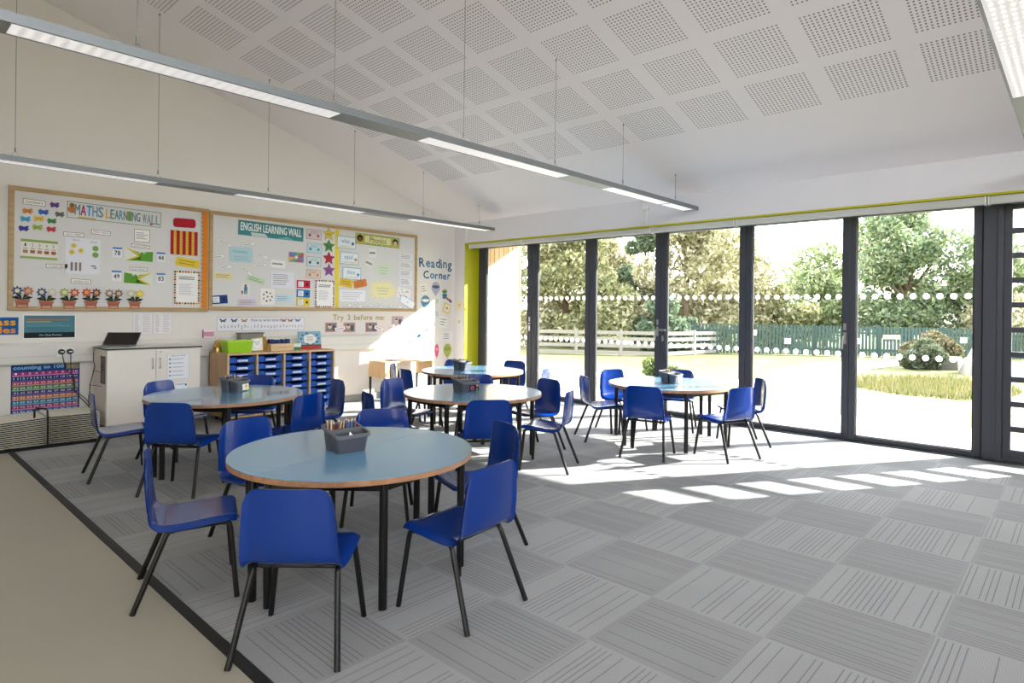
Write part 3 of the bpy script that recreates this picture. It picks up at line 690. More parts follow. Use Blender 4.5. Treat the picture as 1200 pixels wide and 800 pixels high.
# things on top of the unit
t = thing('basket', 'lime green plastic basket on the tray unit', 'basket', (2.99, 6.98, UZ + .001))
f = MB(); o1 = rrect(-.15, -.10, .15, .10, .012, 3); o0 = [(x * .86, y * .86) for x, y in o1]; n = len(o1); g_ = mat('lime_plastic', '#9ccc1e', .4, noise=.03)
i1 = [(x * .965, y * .95) for x, y in o1]; i0 = [(x * .83, y * .82) for x, y in o1]
f.add([(x, y, 0) for x, y in o0] + [(x, y, .135) for x, y in o1] + [(x, y, .135) for x, y in i1] + [(x, y, .005) for x, y in i0], [(k * n + i, k * n + (i + 1) % n, (k + 1) * n + (i + 1) % n, (k + 1) * n + i) for k in range(3) for i in range(n)], g_)
f.add([(x, y, .005) for x, y in i0], [tuple(range(n))], g_); f.add([(x, y, 0) for x, y in o0], [tuple(range(n - 1, -1, -1))], g_); f.build('body', t)
f = MB().tube([(p[0], p[1], .135) for p in o1], .005, mat('lime_rim', '#c9e46a', .4, noise=.02), 6, True); f.build('rim', t)
def bag(name, label, cat, loc, w, d, h, m, seed):
    r_ = random.Random(seed); f = MB(); n = 16; rows = 7; vs = []
    for i in range(rows):
        q = i / (rows - 1); k = 1 - .35 * max(0, q - .55) / .45
        for j in range(n):
            a = 2 * math.pi * j / n; rr = 1 + r_.uniform(-.09, .09)
            ca, sa = math.cos(a), math.sin(a)
            vs.append((w / 2 * math.copysign(abs(ca) ** .6, ca) * rr * k, d / 2 * math.copysign(abs(sa) ** .6, sa) * rr * (k if q < .95 else .3), h * q + (r_.uniform(-.012, .012) if q > .9 else 0)))
    fs = [(i * n + j, i * n + (j + 1) % n, (i + 1) * n + (j + 1) % n, (i + 1) * n + j) for i in range(rows - 1) for j in range(n)]
    f.add(vs, fs, m); f.add(vs[:n], [tuple(range(n - 1, -1, -1))], m); f.add(vs[-n:], [tuple(range(n))], m)
    o = f.build(name); o.location = loc; return tag(o, label, cat)
GOLD = mat('gold_foil', '#cfa85c', .28, metal=.7, noise=.15, nscale=14)
bag('gift_bag', 'crumpled gold foil bag behind the green basket on the tray unit', 'bag', (2.90, 7.2, UZ + .001), .15, .12, .135, GOLD, 3)
bag('gift_bag', 'gold foil bag behind the white speech card on the tray unit', 'bag', (3.32, 7.12, UZ + .001), .2, .12, .16, GOLD, 5)
s = Sheet(.13, .14, pc('#f3f1ea')); s.poly([(x * 1.0, y) for x, y in disc((0, .01), .05, 18)], pc('#ffffff'), 1); s.text('thank', -.035, .02, .035, .042, pc('#555558')); s.text('you', -.02, -.012, .022, .012, pc('#555558'))
put(s, 'card', 'white speech card leaning on the gold bag on the tray unit', 'card', 3.245, UZ + .083, 7.03, 3)
f = MB().box((3.13, 7.2, UZ + .001), (3.40, 7.32, UZ + .20), mat('clear_grey', '#8b8a80', .4, noise=.06)); f.box((3.12, 7.19, UZ + .2), (3.41, 7.33, UZ + .212), mat('dark_lid', '#6b6a64', .4, noise=.05)); o = f.build('lidded_box', bevel=.004)
tag(o, 'grey lidded box behind the gold bag on the tray unit', 'box')
t = thing('wooden_crate', 'small pale wooden crate of blue stationery on the tray unit', 'crate', (3.525, 7.05, UZ + .001)); CR = wood_material('pale_crate', '#d3b083', '#e2c59c', 4, 'X')
f = MB().box((-.14, -.08, 0), (.14, .08, .008), CR)
for y in (-.08, .07): f.box((-.14, y, .008), (.14, y + .01, .085), CR)
for x in (-.14, .13): f.box((x, -.07, .008), (x + .01, .07, .085), CR)
f.build('box', t)
f = MB().box((-.05, -.0812, .04), (.05, -.08, .043), pc('#8a7048')); f.build('printed_line', t)
for k in range(9):
    x = -.115 + k * .028; o = MB().box((-.011, -.03, 0), (.011, .03, .118 + .014 * rnd.random()), mat('navy_%d' % (k % 3), ['#1b2f6e', '#24407f', '#20305a'][k % 3], .5, noise=.05)).build('notebook', bevel=.002)
    o.location = (3.525 + x, 7.05, UZ + .01); o.rotation_euler = (0, R(rnd.uniform(-4, 4)), 0); tag(o, 'small navy notebook standing in the pale wooden crate', 'notebook', 'navy notebooks in the wooden crate')
t = thing('carton', 'small green and white carton beside the standing book', 'box', (3.735, 7.05, UZ + .001))
MB().box((-.05, -.03, 0), (.05, .03, .035), mat('carton_green', '#3f7d4a', .5, noise=.05)).build('base', t); MB().box((-.052, -.032, .035), (.052, .032, .075), pc('#e8ece6')).build('lid', t)
t = thing('picture_book', 'upright picture book with pale blue cover and red foot on the tray unit', 'book', (3.93, 7.05, UZ + .001))
Mt = Matrix.Rotation(R(-8), 4, 'X')
f = MB().box((-.145, .004, 0), (.145, .016, .215), pc('#e9e4da'), Mt); f.build('pages', t)
f = MB().box((-.15, 0, 0), (.15, .004, .22), pc('#7fb0c9'), Mt); f.box((-.15, .016, 0), (.15, .02, .22), pc('#7fb0c9'), Mt)
f.box((-.149, -.0008, 0), (.149, 0, .04), pc('#b8403c'), Mt); f.box((-.149, -.0008, .04), (.149, 0, .055), pc('#5a4a4a'), Mt)
f.add([Mt @ Vector((.085 * math.cos(a) * (1 + .08 * math.cos(5 * a)), -.0008, .125 + .06 * math.sin(a) * (1 + .08 * math.cos(5 * a)))) for a in [2 * math.pi * k / 40 for k in range(40)]], [tuple(range(40))], pc('#eceae2'))
for k in range(10):
    a = 2 * math.pi * k / 10; x, z = .12 * math.cos(a), .13 + .072 * math.sin(a); f.add([Mt @ Vector((x + .013 * math.cos(q), -.001, z + .013 * math.sin(q))) for q in [2 * math.pi * j / 10 for j in range(10)]], [tuple(range(10))], pc(['#8a5a4a', '#4a5a6a', '#c9a26a', '#6a4a5a'][k % 4]))
for k in range(4): f.add([Mt @ Vector(p) for p in ((-.05 + .01 * (k % 2), -.0014, .152 - .017 * k), (.05 - .01 * (k % 2), -.0014, .152 - .017 * k), (.05 - .01 * (k % 2), -.0014, .158 - .017 * k), (-.05 + .01 * (k % 2), -.0014, .158 - .017 * k))], [(0, 1, 2, 3)], pc('#8c94a4'))
f.build('cover', t)
bp_ = MB().box((2.785, 7.385, .93), (2.90, 7.43, 1.02), mat('pink_foam', '#d58fa8', .7, noise=.08)); bp_.box((2.785, 7.383, .93), (2.90, 7.385, .945), pc('#f0e8ea')); bp_.box((2.785, 7.383, 1.0), (2.90, 7.385, 1.02), pc('#f0e8ea'))
tag(bp_.build('tissue_pack', bevel=.008), 'pink and white pack on the trunking beside the alphabet strip', 'pack')

# ------------------------------------------------------------------ small desk by the far corner
t = thing('desk', 'small sunlit beech desk with black legs against the back wall', 'desk', (5.02, 7.0, 0))
MB().box((0, 0, .535), (.85, .4, .555), BEECH).build('top', t, bevel=.002)
MB().box((.0, .005, .33), (.018, .395, .535), BEECH).build('side_panel', t); MB().box((.018, .01, .33), (.2, .025, .535), BEECH).build('front_panel', t); MB().box((.832, .005, .33), (.85, .395, .535), BEECH).build('side_panel', t)
for x in (.012, .838):
    for y in (.03, .37): MB().box((x - .012, y - .012, 0), (x + .012, y + .012, .33), BLACK).build('leg', t)
for k, (x, c_, lb) in enumerate(((.28, '#c9a9a0', 'thin pinkish book lying flat on the small beech desk'), (.55, '#b9aca0', 'thin tan book lying flat on the small beech desk'))):
    f = MB().box((-.1, -.07, 0), (.1, .07, .012), pc(c_)); f.box((-.097, -.071, .002), (.1, .068, .010), pc('#efece4')); o = f.build('book'); o.location = (5.02 + x, 7.2, .556); o.rotation_euler = (0, 0, R(12 - 20 * k)); tag(o, lb, 'book')

# ------------------------------------------------------------------ wire drying rack
t = thing('drying_rack', 'low paint drying rack of stacked cream wire shelves beside the vinyl floor', 'rack', (1.25, 6.86, 0))
f = MB().box((-.75, -.02, 0), (.40, .005, .022), BLACK); f.box((-.75, .46, 0), (.40, .485, .022), BLACK)
for x in (-.72, -.02, .36): f.box((x, .005, .0), (x + .025, .46, .02), BLACK)
f.build('base_frame', t)
for k in range(14):
    z = .035 + k * .0185; f = MB(); CW_ = CREAMW if k == 13 else BLACK  # cross wires below the top shelf black, painting the shade between shelves
    zl = lambda x: z - (.0 + .0042 * k) * max(0, -x) 
    for x0, x1 in ((-.78, -.008), (.004, .40)):
        P = [(x0, 0, zl(x0)), (x1, 0, zl(x1)), (x1, .44, zl(x1)), (x0, .44, zl(x0))]
        f.tube(P, .0047, CREAMW, 6, True)
        for q in range(1, 14 if k == 13 else 7): yy = .44 * q / (14 if k == 13 else 7); f.tube([(x0, yy, zl(x0)), (x1, yy, zl(x1))], .0045, CW_, 4)
        for q in range(1, int((x1 - x0) / .09)): xx = x0 + .09 * q; f.tube([(xx, .01, zl(xx)), (xx, .43, zl(xx))], .003, CW_, 4)
    f.build('wire_shelf', t)
for y in (-.006, .446):
    MB().box((-.008, y - .004, .02), (.004, y + .004, .295), BLACK).build('post', t)
MB().tube([(-.09, .05, .24), (-.09, .05, .345), (-.075, .05, .358), (-.01, .03, .348), (.0, .02, .33), (.0, .02, .25)], .008, BLACK, 8).build('carry_handle', t)

# ------------------------------------------------------------------ socket, plugs
t = thing('double_socket', 'white double power socket on the wall trunking', 'socket', (1.478, 7.377, .825))
MB().box((-.075, -.008, -.045), (.075, 0, .045), WHITEP).build('plate', t, bevel=.003); MB().box((-.012, -.011, .02), (.012, -.008, .035), WHITEP).build('switch', t)
for dx, lb, path in ((-.035, 'black plug nearer the teal poster with cable hanging from the double socket', [(0, -.04, -.02), (.01, -.045, -.08), (.03, -.045, -.16), (.09, -.045, -.25), (.10, -.045, -.38), (.2, -.05, -.48), (.28, -.06, -.62)]),
                     (.035, 'black plug nearer the white cupboard with cable hanging from the double socket', [(0, -.04, -.02), (.0, -.045, -.12), (.0, -.047, -.2), (.028, -.047, -.25), (.035, -.047, -.4), (.13, -.052, -.52), (.22, -.06, -.66)])):
    p = thing('plug', lb, 'plug', (1.478 + dx, 7.368, .83), 0)
    MB().tube([(0, 0, 0), (0, -.04, 0)], [.028, .024], BLACKP, 14).build('body', p); MB().box((-.014, -.042, -.004), (.014, -.0395, .006), WHITEP).build('fuse_label', p)
    MB().tube(path, .004, BLACKP, 6).build('cable', p)

# ------------------------------------------------------------------ display boards and everything pinned on them
def board(x0, x1, z0, z1, lb):
    t = thing('display_board', lb, 'display board', ((x0 + x1) / 2, 7.44, (z0 + z1) / 2), 0, 'display boards'); w, h = (x1 - x0) / 2, (z1 - z0) / 2; fr = .042
    MB().box((-w + fr, -.02, -h + fr), (w - fr, -.003, h - fr), mat('backing_paper', '#dcdad8', .9, spec=.1, noise=.02, nscale=2)).build('backing', t)
    f = MB()
    f.box((-w, -.032, h - fr), (w, -.003, h), OAK); f.box((-w, -.032, -h), (w, -.003, -h + fr), OAK); f.box((-w, -.032, -h + fr), (-w + fr, -.003, h - fr), OAK); f.box((w - fr, -.032, -h + fr), (w, -.003, h - fr), OAK)
    f.build('frame', t, bevel=.003)
board(1.033, 2.842, 1.232, 2.41, 'oak framed display board titled maths learning wall')
board(2.846, 5.875, 1.25, 2.40, 'oak framed display board with english learning wall and phonics')
INK = pc('#3c3c44')
def label(t, x, z, w, h, lb, edge='#7a4a5a', tilt=0, ink=INK, y=7.4165, group='small typed labels on the boards'):
    s = Sheet(w, h, pc('#f0eeea')); s.border(pc(edge), .004)
    if isinstance(t, str): s.text(t, -w * .38, -h * .2, w * .38, h * .22, ink)
    else: s.lines(-w * .38, w * .38, h * .3, -h * .3, t, pc('#8a8a94'))
    put(s, 'label_card', lb, 'label', x, z, y, tilt, group)
label('numbers', 1.226, 2.271, .175, .055, 'white label reading numbers above the coloured counting shapes', tilt=-2)
label('tens digit', 1.544, 1.994, .172, .042, 'white label reading tens digit over the counter sheet')
label('place value', 1.776, 2.035, .17, .045, 'white label reading place value below the maths banner', tilt=-3)
label('number facts', 1.409, 1.671, .175, .04, 'white label under the green number strip chart', tilt=2)
label('number line', 1.610, 1.529, .17, .045, 'white label below the counter sheet, over the flower pots', tilt=-3)
label('greater than', 2.141, 1.925, .175, .034, 'white label over the upper green crocodile', tilt=-5)
label('less than', 2.123, 1.681, .168, .036, 'white label over the lower green crocodile')
label(4, 2.154, 2.039, .150, .135, 'white text card with four lines above the crocodiles')
for n_, (x, z, c_, w_) in enumerate([(1.385, 2.267, '#5a2d82', 'purple'), (1.174, 2.182, '#d07f35', 'orange'), (1.297, 2.186, '#2a62b8', 'mid blue'), (1.426, 2.180, '#6a6662', 'grey brown'), (1.158, 2.104, '#3a9cc4', 'sky blue'),
        (1.260, 2.118, '#e0b83a', 'yellow'), (1.363, 2.107, '#3f8a45', 'green'), (1.146, 2.013, '#252c8c', 'navy'), (1.252, 2.034, '#97b04a', 'olive green'), (1.360, 2.026, '#c23245', 'red')]):
    s = MB(); k = n_ % 3; tab = [(-.036, .010), (-.022, .024), (-.008, .016), (.010, .016), (.022, .024), (.038, .02), (.030, .006), (.040, -.006), (.026, -.012), (.022, -.024), (.008, -.014), (-.008, -.014), (-.022, -.024), (-.03, -.012)]
    s.prism([(x_ * (1.05 + .05 * k), y_ * 1.2) for x_, y_ in tab], 0, .003, mat('foam_' + w_.replace(' ', '_'), c_, .6, noise=.03)); s.prism(disc((-.012, .0), .005, 8), .003, .0034, pc('#2a2a2e')); s.prism(disc((.012, .0), .005, 8), .003, .0034, pc('#2a2a2e'))
    put(s, 'counting_shape', '%s cut-out counting shape at the top corner of the maths board' % w_, 'shape', x, z, 7.4165, 0, 'coloured counting shapes on the maths board')
s = Sheet(.85, .165, pc('#d8d9d4')); s.border(pc('#7a857c'), .006); cols = ['#8f9aa8', '#a03a78', '#3f8fc4', '#9aa0a8', '#8a8f98', '#e0b83a', '#6a8a5a', '#4a8fa0', '#c05a5a', '#8a8f98']
x = -.36
for i, ch in enumerate('MATHS'): s.text(ch, x, -.045, x + .043, .06, pc(['#7d8794', '#a8337a', '#3a8fc8', '#6f9ac0', '#7d8794'][i]), 2, .0022); x += .05
x += .018
for i, ch in enumerate('LEARNING'): s.text(ch, x, -.045, x + .034, .05, pc(['#e0b23a', '#6a8f9a', '#708090', '#5a9aa8', '#6a7a8a', '#7a9a5a', '#708aa0', '#6a7a8a'][i]), 2, .002); x += .04
x += .018
for i, ch in enumerate('WALL'): s.text(ch, x, -.055, x + .036, .045, pc('#8a97a4'), 2, .002); x += .043
s.disc(-.385, .0, .035, pc('#c27a4a')); s.disc(-.385, .045, .022, pc('#8a6a3a'), 2); s.rect(-.33, -.075, -.18, -.06, pc('#c9b06a')); s.disc(.33, -.055, .016, pc('#b8454a'))
put(s, 'title_banner', 'pale illustrated banner reading maths learning wall', 'banner', 1.911, 2.234, 7.4165, -1)
s = Sheet(.30, .36, pc('#e3e4ea'))
for x, z in ((-.08, .10), (-.02, .055), (-.095, .035)): s.disc(x, z, .026, pc('#e8cf7a')); s.disc(x, z, .012, pc('#cfae42'), 2)
for z in (.085, .02): s.disc(.105, z, .028, pc('#7fa557'))
for k in range(3): s.rect(-.105 + k * .035, -.15, -.085 + k * .035, -.065, pc('#8a7d78'))
s.text('tens', -.09, .15, -.03, .165, pc('#8a8a90')); s.text('ones', .06, .14, .12, .155, pc('#8a8a90')); s.rect(.07, -.10, .11, -.09, INK); s.rect(.09, -.12, .115, -.11, INK)
put(s, 'counter_sheet', 'pale sheet with yellow and green counters under the tens digit label', 'sheet', 1.625, 1.783)
s = Sheet(.29, .185, pc('#e6e3da')); s.rect(-.145, .068, .145, .0925, pc('#8fa85a')); s.rect(-.145, -.0925, .145, -.07, pc('#9fb56a'))
for k in range(5): s.rect(-.125 + k * .055, -.04, -.088 + k * .055, -.01, pc(['#b0795a', '#a86a50', '#b07a60', '#a06048', '#b8563a'][k])); s.text(str(k + 1), -.115 + k * .055, .025, -.102 + k * .055, .052, INK); s.rect(-.12 + k * .055, .003, -.092 + k * .055, .008, INK)
put(s, 'number_chart', 'small number chart edged in green strips below the counting shapes', 'chart', 1.268, 1.821, tilt=-1)
def croc(x, z, flip, lb):
    s = Sheet(.275, .135, pc('#dfe3d8')); k = -1 if flip else 1
    s.poly([(k * .0, -.06), (k * .135, -.06), (k * .135, .05), (k * .02, .035), (k * -.01, -.01)][::k], pc('#5f9a3a'))
    s.poly([(k * -.125, .065), (k * .0, .03), (k * .02, -.005), (k * -.01, -.005)][::k], pc('#5f9a3a')); s.poly([(k * -.12, -.065), (k * -.01, -.01), (k * .02, -.03), (k * .0, -.06)][::k], pc('#5f9a3a'))
    s.poly([(k * -.12, .06), (k * .0, .0), (k * .012, .012), (k * -.105, .066)][::k], pc('#e6c93c'), 2); s.poly([(k * -.12, -.06), (k * -.105, -.066), (k * .012, -.012), (k * .0, .0)][::k], pc('#e6c93c'), 2)
    s.disc(k * .05, .03, .01, pc('#f0f0e8'), 2); s.disc(k * .05, .03, .005, INK, 3)
    put(s, 'crocodile_card', lb, 'card', x, z, tilt=-2)
croc(2.126, 1.829, False, 'green crocodile card with yellow jaws, upper of the two'); croc(2.123, 1.585, True, 'green crocodile card with yellow jaws, lower of the two')
for t_, x, z in (('78', 1.925, 1.844), ('44', 2.341, 1.823), ('49', 1.920, 1.600), ('83', 2.342, 1.595)):
    s = Sheet(.086, .105, pc('#e9eaee')); s.rect(-.043, .035, .043, .0525, pc('#3a7fb8')); s.text(t_, -.027, -.03, .027, .018, INK, 2, .001)
    put(s, 'number_card', 'white number card reading %s beside a green crocodile' % t_, 'card', x, z, group='number cards on the maths board')
def plaque(pts, m, x, z, lb, name='plaque', tilt=0, lines=0):
    s = MB(); s.prism(pts, 0, .002, m)
    if lines:
        w = max(p[0] for p in pts) * .75
        for k in range(lines): s.add([(-w, .012 - k * .03, .0026), (w * .8, .012 - k * .03, .0026), (w * .8, .02 - k * .03, .0026), (-w, .02 - k * .03, .0026)], [(0, 1, 2, 3)], pc('#8a7a3a'))
    put(s, name, lb, 'plaque', x, z, 7.4165, tilt)
plaque(rrect(-.118, -.05, .118, .05, .03), pc('#b01e30'), 2.579, 2.223, 'plain red rounded plaque at the top of the maths board', tilt=2)
plaque(rrect(-.125, -.048, .125, .048, .02), pc('#e8c840'), 2.616, 1.778, 'yellow rounded plaque below the striped panel', tilt=-7, lines=2)
s = Sheet(.29, .268, pc('#e0b23c'))
for k in range(5): s.rect(-.145 + k * .0625, -.134, -.112 + k * .0625, .134, pc('#a8242c'))
for k in range(9): s.rect(-.145, -.134 + k * .03, .145, -.132 + k * .03, pc('#8c3a2a'), 2)
put(s, 'striped_panel', 'red and yellow striped counting panel under the red plaque', 'panel', 2.579, 1.999)
def bordered(w, h, cols, lb, x, z, tilt=0):
    s = Sheet(w, h, pc('#f1efec')); s.border(pc('#c9c4c0'), .003)
    n = 13
    for k in range(n):
        yy = -h / 2 + .022 + (h - .044) * k / (n - 1)
        for sx in (-1, 1): s.disc(sx * (w / 2 - .018), yy, .013, pc(cols[(k * 2 + (sx > 0)) % len(cols)]), 1, 8)
    for k in range(8):
        xx = -w / 2 + .04 + (w - .08) * k / 7
        for sy in (-1, 1): s.disc(xx, sy * (h / 2 - .018), .013, pc(cols[(k * 3 + (sy > 0)) % len(cols)]), 1, 8)
    s.lines(-w * .3, w * .3, h * .33, h * .22, 2, INK, t=.4); s.lines(-w * .3, w * .25, h * .12, -h * .22, 8, pc('#b5b8c4'))
    put(s, 'bordered_notice', lb, 'notice', x, z, tilt=tilt)
bordered(.288, .39, ['#b0603a', '#d8a83a', '#7a8a4a', '#a04a4a', '#4a4a3a'], 'white notice with a border of autumn leaves beside the orange strip', 2.611, 1.499)
bordered(.30, .38, ['#c8342f', '#e0b02f', '#3f8f4a', '#2f62b0', '#7a3a8a'], 'white notice with a bright rainbow border beside the yellow strip', 4.332, 1.476)
# orange scalloped border strip between the boards
pts = [(.032, -.55), (.032, .55)] + [(-.018 - .014 * abs(math.sin(k * math.pi / 2)), .55 - 1.1 * k / 46) for k in range(47)]
s = MB(); s.prism(pts[::-1] if False else pts, 0, .003, pc('#d9812a')); put(s, 'border_strip', 'orange scalloped border strip down the end of the maths board', 'border strip', 2.79, 1.822, 7.4055)
s = Sheet(.062, 1.06, pc('#e6cf3e')); put(s, 'border_strip', 'plain yellow border strip between english and phonics displays', 'border strip', 4.508, 1.823, 7.4195)
def flower_pot(x, z, c1, p1, c2, p2, lb):
    s = MB(); T = lambda pts, m, l: s.prism(pts, 0 if l == 0 else .002 + .0006 * (l - 1), .002 + .0006 * l, m)
    T([(-.042, -.107), (.042, -.107), (.05, -.05), (-.05, -.05)], pc('#a3604a'), 0); T([(-.057, -.052), (.057, -.052), (.057, -.028), (-.057, -.028)], pc('#b06a52'), 1); T([(-.035, -.1), (.035, -.1), (.035, -.078), (-.035, -.078)], pc('#c49a86'), 1)
    for a in (25, 60, 120, 155): T([(0, -.03), (.055 * math.cos(R(a - 16)), -.03 + .055 * math.sin(R(a - 16))), (.09 * math.cos(R(a)), -.03 + .06 * math.sin(R(a))), (.055 * math.cos(R(a + 16)), -.03 + .055 * math.sin(R(a + 16)))], pc('#24382a'), 2)
    for sx, cp_, cc in ((-.038, c1, p1), (.045, c2, p2)):
        r = lambda a: .036 + .009 * math.cos(8 * a)
        T([(sx + r(a) * math.cos(a), .055 + r(a) * math.sin(a)) for a in [2 * math.pi * k / 48 for k in range(48)]], pc(cp_), 3); T(disc((sx, .055), .02, 14), pc(cc), 4)
    put(s, 'paper_flower_pot', lb, 'decoration', x, z, 7.4075, 0, 'paper flower pots along the maths board')
for a in [(1.140, 1.365, '#2c3c72', '#e0d9b0', '#c07a5c', '#d8a890', 'paper pot of navy and peach flowers at the outer corner of maths board'), (1.327, 1.356, '#2f4a86', '#e0cf9a', '#cfc3b8', '#e4d8cc', 'paper pot with one blue and one cream flower'),
          (1.510, 1.359, '#a8ad5a', '#dcd9b4', '#b8453a', '#e0b89a', 'paper pot with olive and red flowers'), (1.695, 1.363, '#c04a34', '#dca25a', '#6a2a52', '#d8a04a', 'paper pot with orange red and plum flowers'),
          (1.893, 1.361, '#8c7468', '#d9cdb0', '#7a5a52', '#d4b8a0', 'paper pot with two brown flowers'), (2.089, 1.363, '#c9c9a8', '#e6e2cc', '#dcc23c', '#e8d97a', 'paper pot with pale and bright yellow flowers, last of the row')]: flower_pot(*a)
# English half
s = Sheet(.84, .18, pc('#3f8488')); s.border(pc('#5f9ea0'), .005); s.text('ENGLISH LEARNING WALL', -.39, -.03, .39, .065, pc('#e6ecea'), 2, .0022); s.poly([(-.25, -.085), (-.05, -.085), (-.09, -.045), (-.27, -.045)], pc('#c9d2d0')); s.poly([(.05, -.085), (.3, -.085), (.2, -.05)], pc('#6fb0b4'))
put(s, 'title_banner', 'teal banner reading english learning wall', 'banner', 3.597, 2.235, tilt=-1)
pts = []
for k in range(44):
    a = 2 * math.pi * k / 44; r = 1 + (.10 if k % 2 else -.04); c_ = max(abs(math.cos(a)), abs(math.sin(a))); pts.append((.135 * math.cos(a) / c_ * r, .088 * math.sin(a) / c_ * r))
s = MB(); s.prism(pts, 0, .002, pc('#b5d3da')); v, f_ = text_geo('Vocabulary'); s.add([(-.095 + p[0] * .039, .0, .0026) if False else (-.1 + p[0] * .04, .02 + p[1] * .05, .0026) for p in v], f_, pc('#6f9fb0'))
for k in range(2): s.add([(-.09, -.03 - .03 * k, .0026), (.08, -.03 - .03 * k, .0026), (.08, -.022 - .03 * k, .0026), (-.09, -.022 - .03 * k, .0026)], [(0, 1, 2, 3)], pc('#93b9c4'))
put(s, 'paper_cloud', 'pale blue jagged paper cloud on the english board', 'decoration', 3.216, 1.915)
for k, (px, py, tl) in enumerate([(3.02, 2.04, -22), (3.30, 2.045, 12), (2.94, 1.87, 12), (3.03, 1.755, 8), (3.28, 1.725, -38), (3.45, 1.80, 8), (3.47, 1.92, -20)]):
    label(1, px, py, .16, .036, 'narrow word strip %s the pale blue paper cloud' % ['above one corner of', 'above', 'beside', 'below one corner of', 'slanting steeply below', 'at the lower far side of', 'at the upper far side of'][k], '#c3c0c4', tl, group='word strips round the paper cloud')
def strip(c, x, z, w, h, tl, lb, n=2, name='word_card'):
    s = Sheet(w, h, pc(c)); s.lines(-w * .4, w * .4, h * .35, -h * .35, n, pc('#8f8f86')); put(s, name, lb, 'card', x, z, tilt=tl)
strip('#e8dc9a', 3.008, 1.649, .20, .07, 0, 'pale yellow word card below the blue paper cloud'); strip('#c3dab4', 3.398, 1.622, .22, .07, -14, 'pale green word card tilted below the blue cloud'); strip('#d5c3dc', 3.292, 1.344, .22, .08, 2, 'lilac word card at the foot of the english board', 3)
strip('#c4dbe4', 3.76, 1.405, .225, .09, 2, 'pale blue word card near the foot of english board', 3); strip('#efedf0', 3.679, 1.832, .19, .095, -2, 'white card with border above the printed sheets', 1); strip('#e4e2ec', 3.739, 1.637, .31, .21, 0, 'large pale printed sheet in the middle of english board', 6)
s = Sheet(.105, .13, pc('#e4e2dc')); s.disc(.0, .045, .014, pc('#8a5a3a')); s.rect(-.018, -.02, .022, .032, pc('#4a86b0')); s.rect(-.016, -.058, -.002, -.02, pc('#3a5a88')); s.rect(.006, -.058, .02, -.02, pc('#3a5a88')); s.disc(-.04, -.03, .012, pc('#7a4a3a')); s.rect(-.048, -.06, -.03, -.04, pc('#b0606a'))
put(s, 'picture_card', 'small picture card of a child in blue on the english board', 'picture', 3.273, 1.503)
def pencard(c, x, z, tl, lb):
    s = Sheet(.185, .10, pc(c)); s.rect(-.075, -.035, .0, .035, pc('#eef0f2')); s.lines(-.07, -.01, .03, -.03, 3, pc('#9aa0b0'), 2); s.disc(.05, 0, .016, pc('#22252c')); put(s, 'info_card', lb, 'card', x, z, tilt=tl, group='coloured info cards on the english board')
pencard('#1f3f7c', 2.969, 1.373, 5, 'navy info card at the lower corner of english board'); pencard('#c02238', 4.026, 1.592, 0, 'red info card, top of the coloured three'); pencard('#2f74ae', 4.025, 1.471, -2, 'blue info card between red and yellow cards'); pencard('#e4c63a', 4.024, 1.358, 0, 'yellow info card below the blue one')
s = Sheet(.19, .20, pc('#ecebe8'))
for k in range(7): a = 2 * math.pi * k / 7; s.disc(.055 * math.cos(a), .055 * math.sin(a), .012, pc(['#8a6a4a', '#b08a6a', '#6a4a3a'][k % 3]))
s.disc(0, 0, .012, pc('#9a7a5a')); put(s, 'dotted_sheet', 'white sheet with a ring of brown dots on the english board', 'sheet', 3.548, 1.42)
s = Sheet(.21, .135, pc('#d9c9c0'))
for k, c_ in enumerate(['#c05a6a', '#7aa05a', '#4a8fb0', '#9a6ab0', '#d0a84a', '#5a9a8a', '#b0607a', '#6a86b8']):
    a0, a1 = 2 * math.pi * k / 8, 2 * math.pi * (k + 1) / 8; q = lambda a: (.1 * math.cos(a) / max(abs(math.cos(a)), abs(math.sin(a))), .062 * math.sin(a) / max(abs(math.cos(a)), abs(math.sin(a)))); s.poly([(0, 0), q(a0), q((a0 + a1) / 2), q(a1)], pc(c_))
s.disc(0, 0, .022, pc('#e9e6e2'), 2); put(s, 'picture_card', 'multicoloured wheel picture under the teal banner', 'picture', 3.921, 1.933)
for (x, z, w, h, c_, d_, lb) in [(4.165, 2.248, .213, .13, '#d8c6c8', '#8a5a62', 'pinkish picture card, top of the column beside the stars'), (4.174, 2.068, .205, .125, '#c3dae0', '#5a93a6', 'pale blue card, second of the column beside the stars'), (4.169, 1.894, .203, .125, '#cbdfe2', '#7a4a4a', 'pale blue card with brown figure, third beside the stars'), (4.167, 1.73, .205, .115, '#dfc8b4', '#b08a6a', 'peach card at the foot of the column beside the stars')]:
    s = Sheet(w, h, pc(c_)); s.border(pc(d_), .004); s.disc(-w * .28, -h * .1, .02, pc(d_), 1); s.disc(w * .28, -h * .12, .018, pc(d_), 1); s.lines(-w * .25, w * .3, h * .35, h * .05, 2, pc('#9a9aa4')); put(s, 'story_card', lb, 'card', x, z)
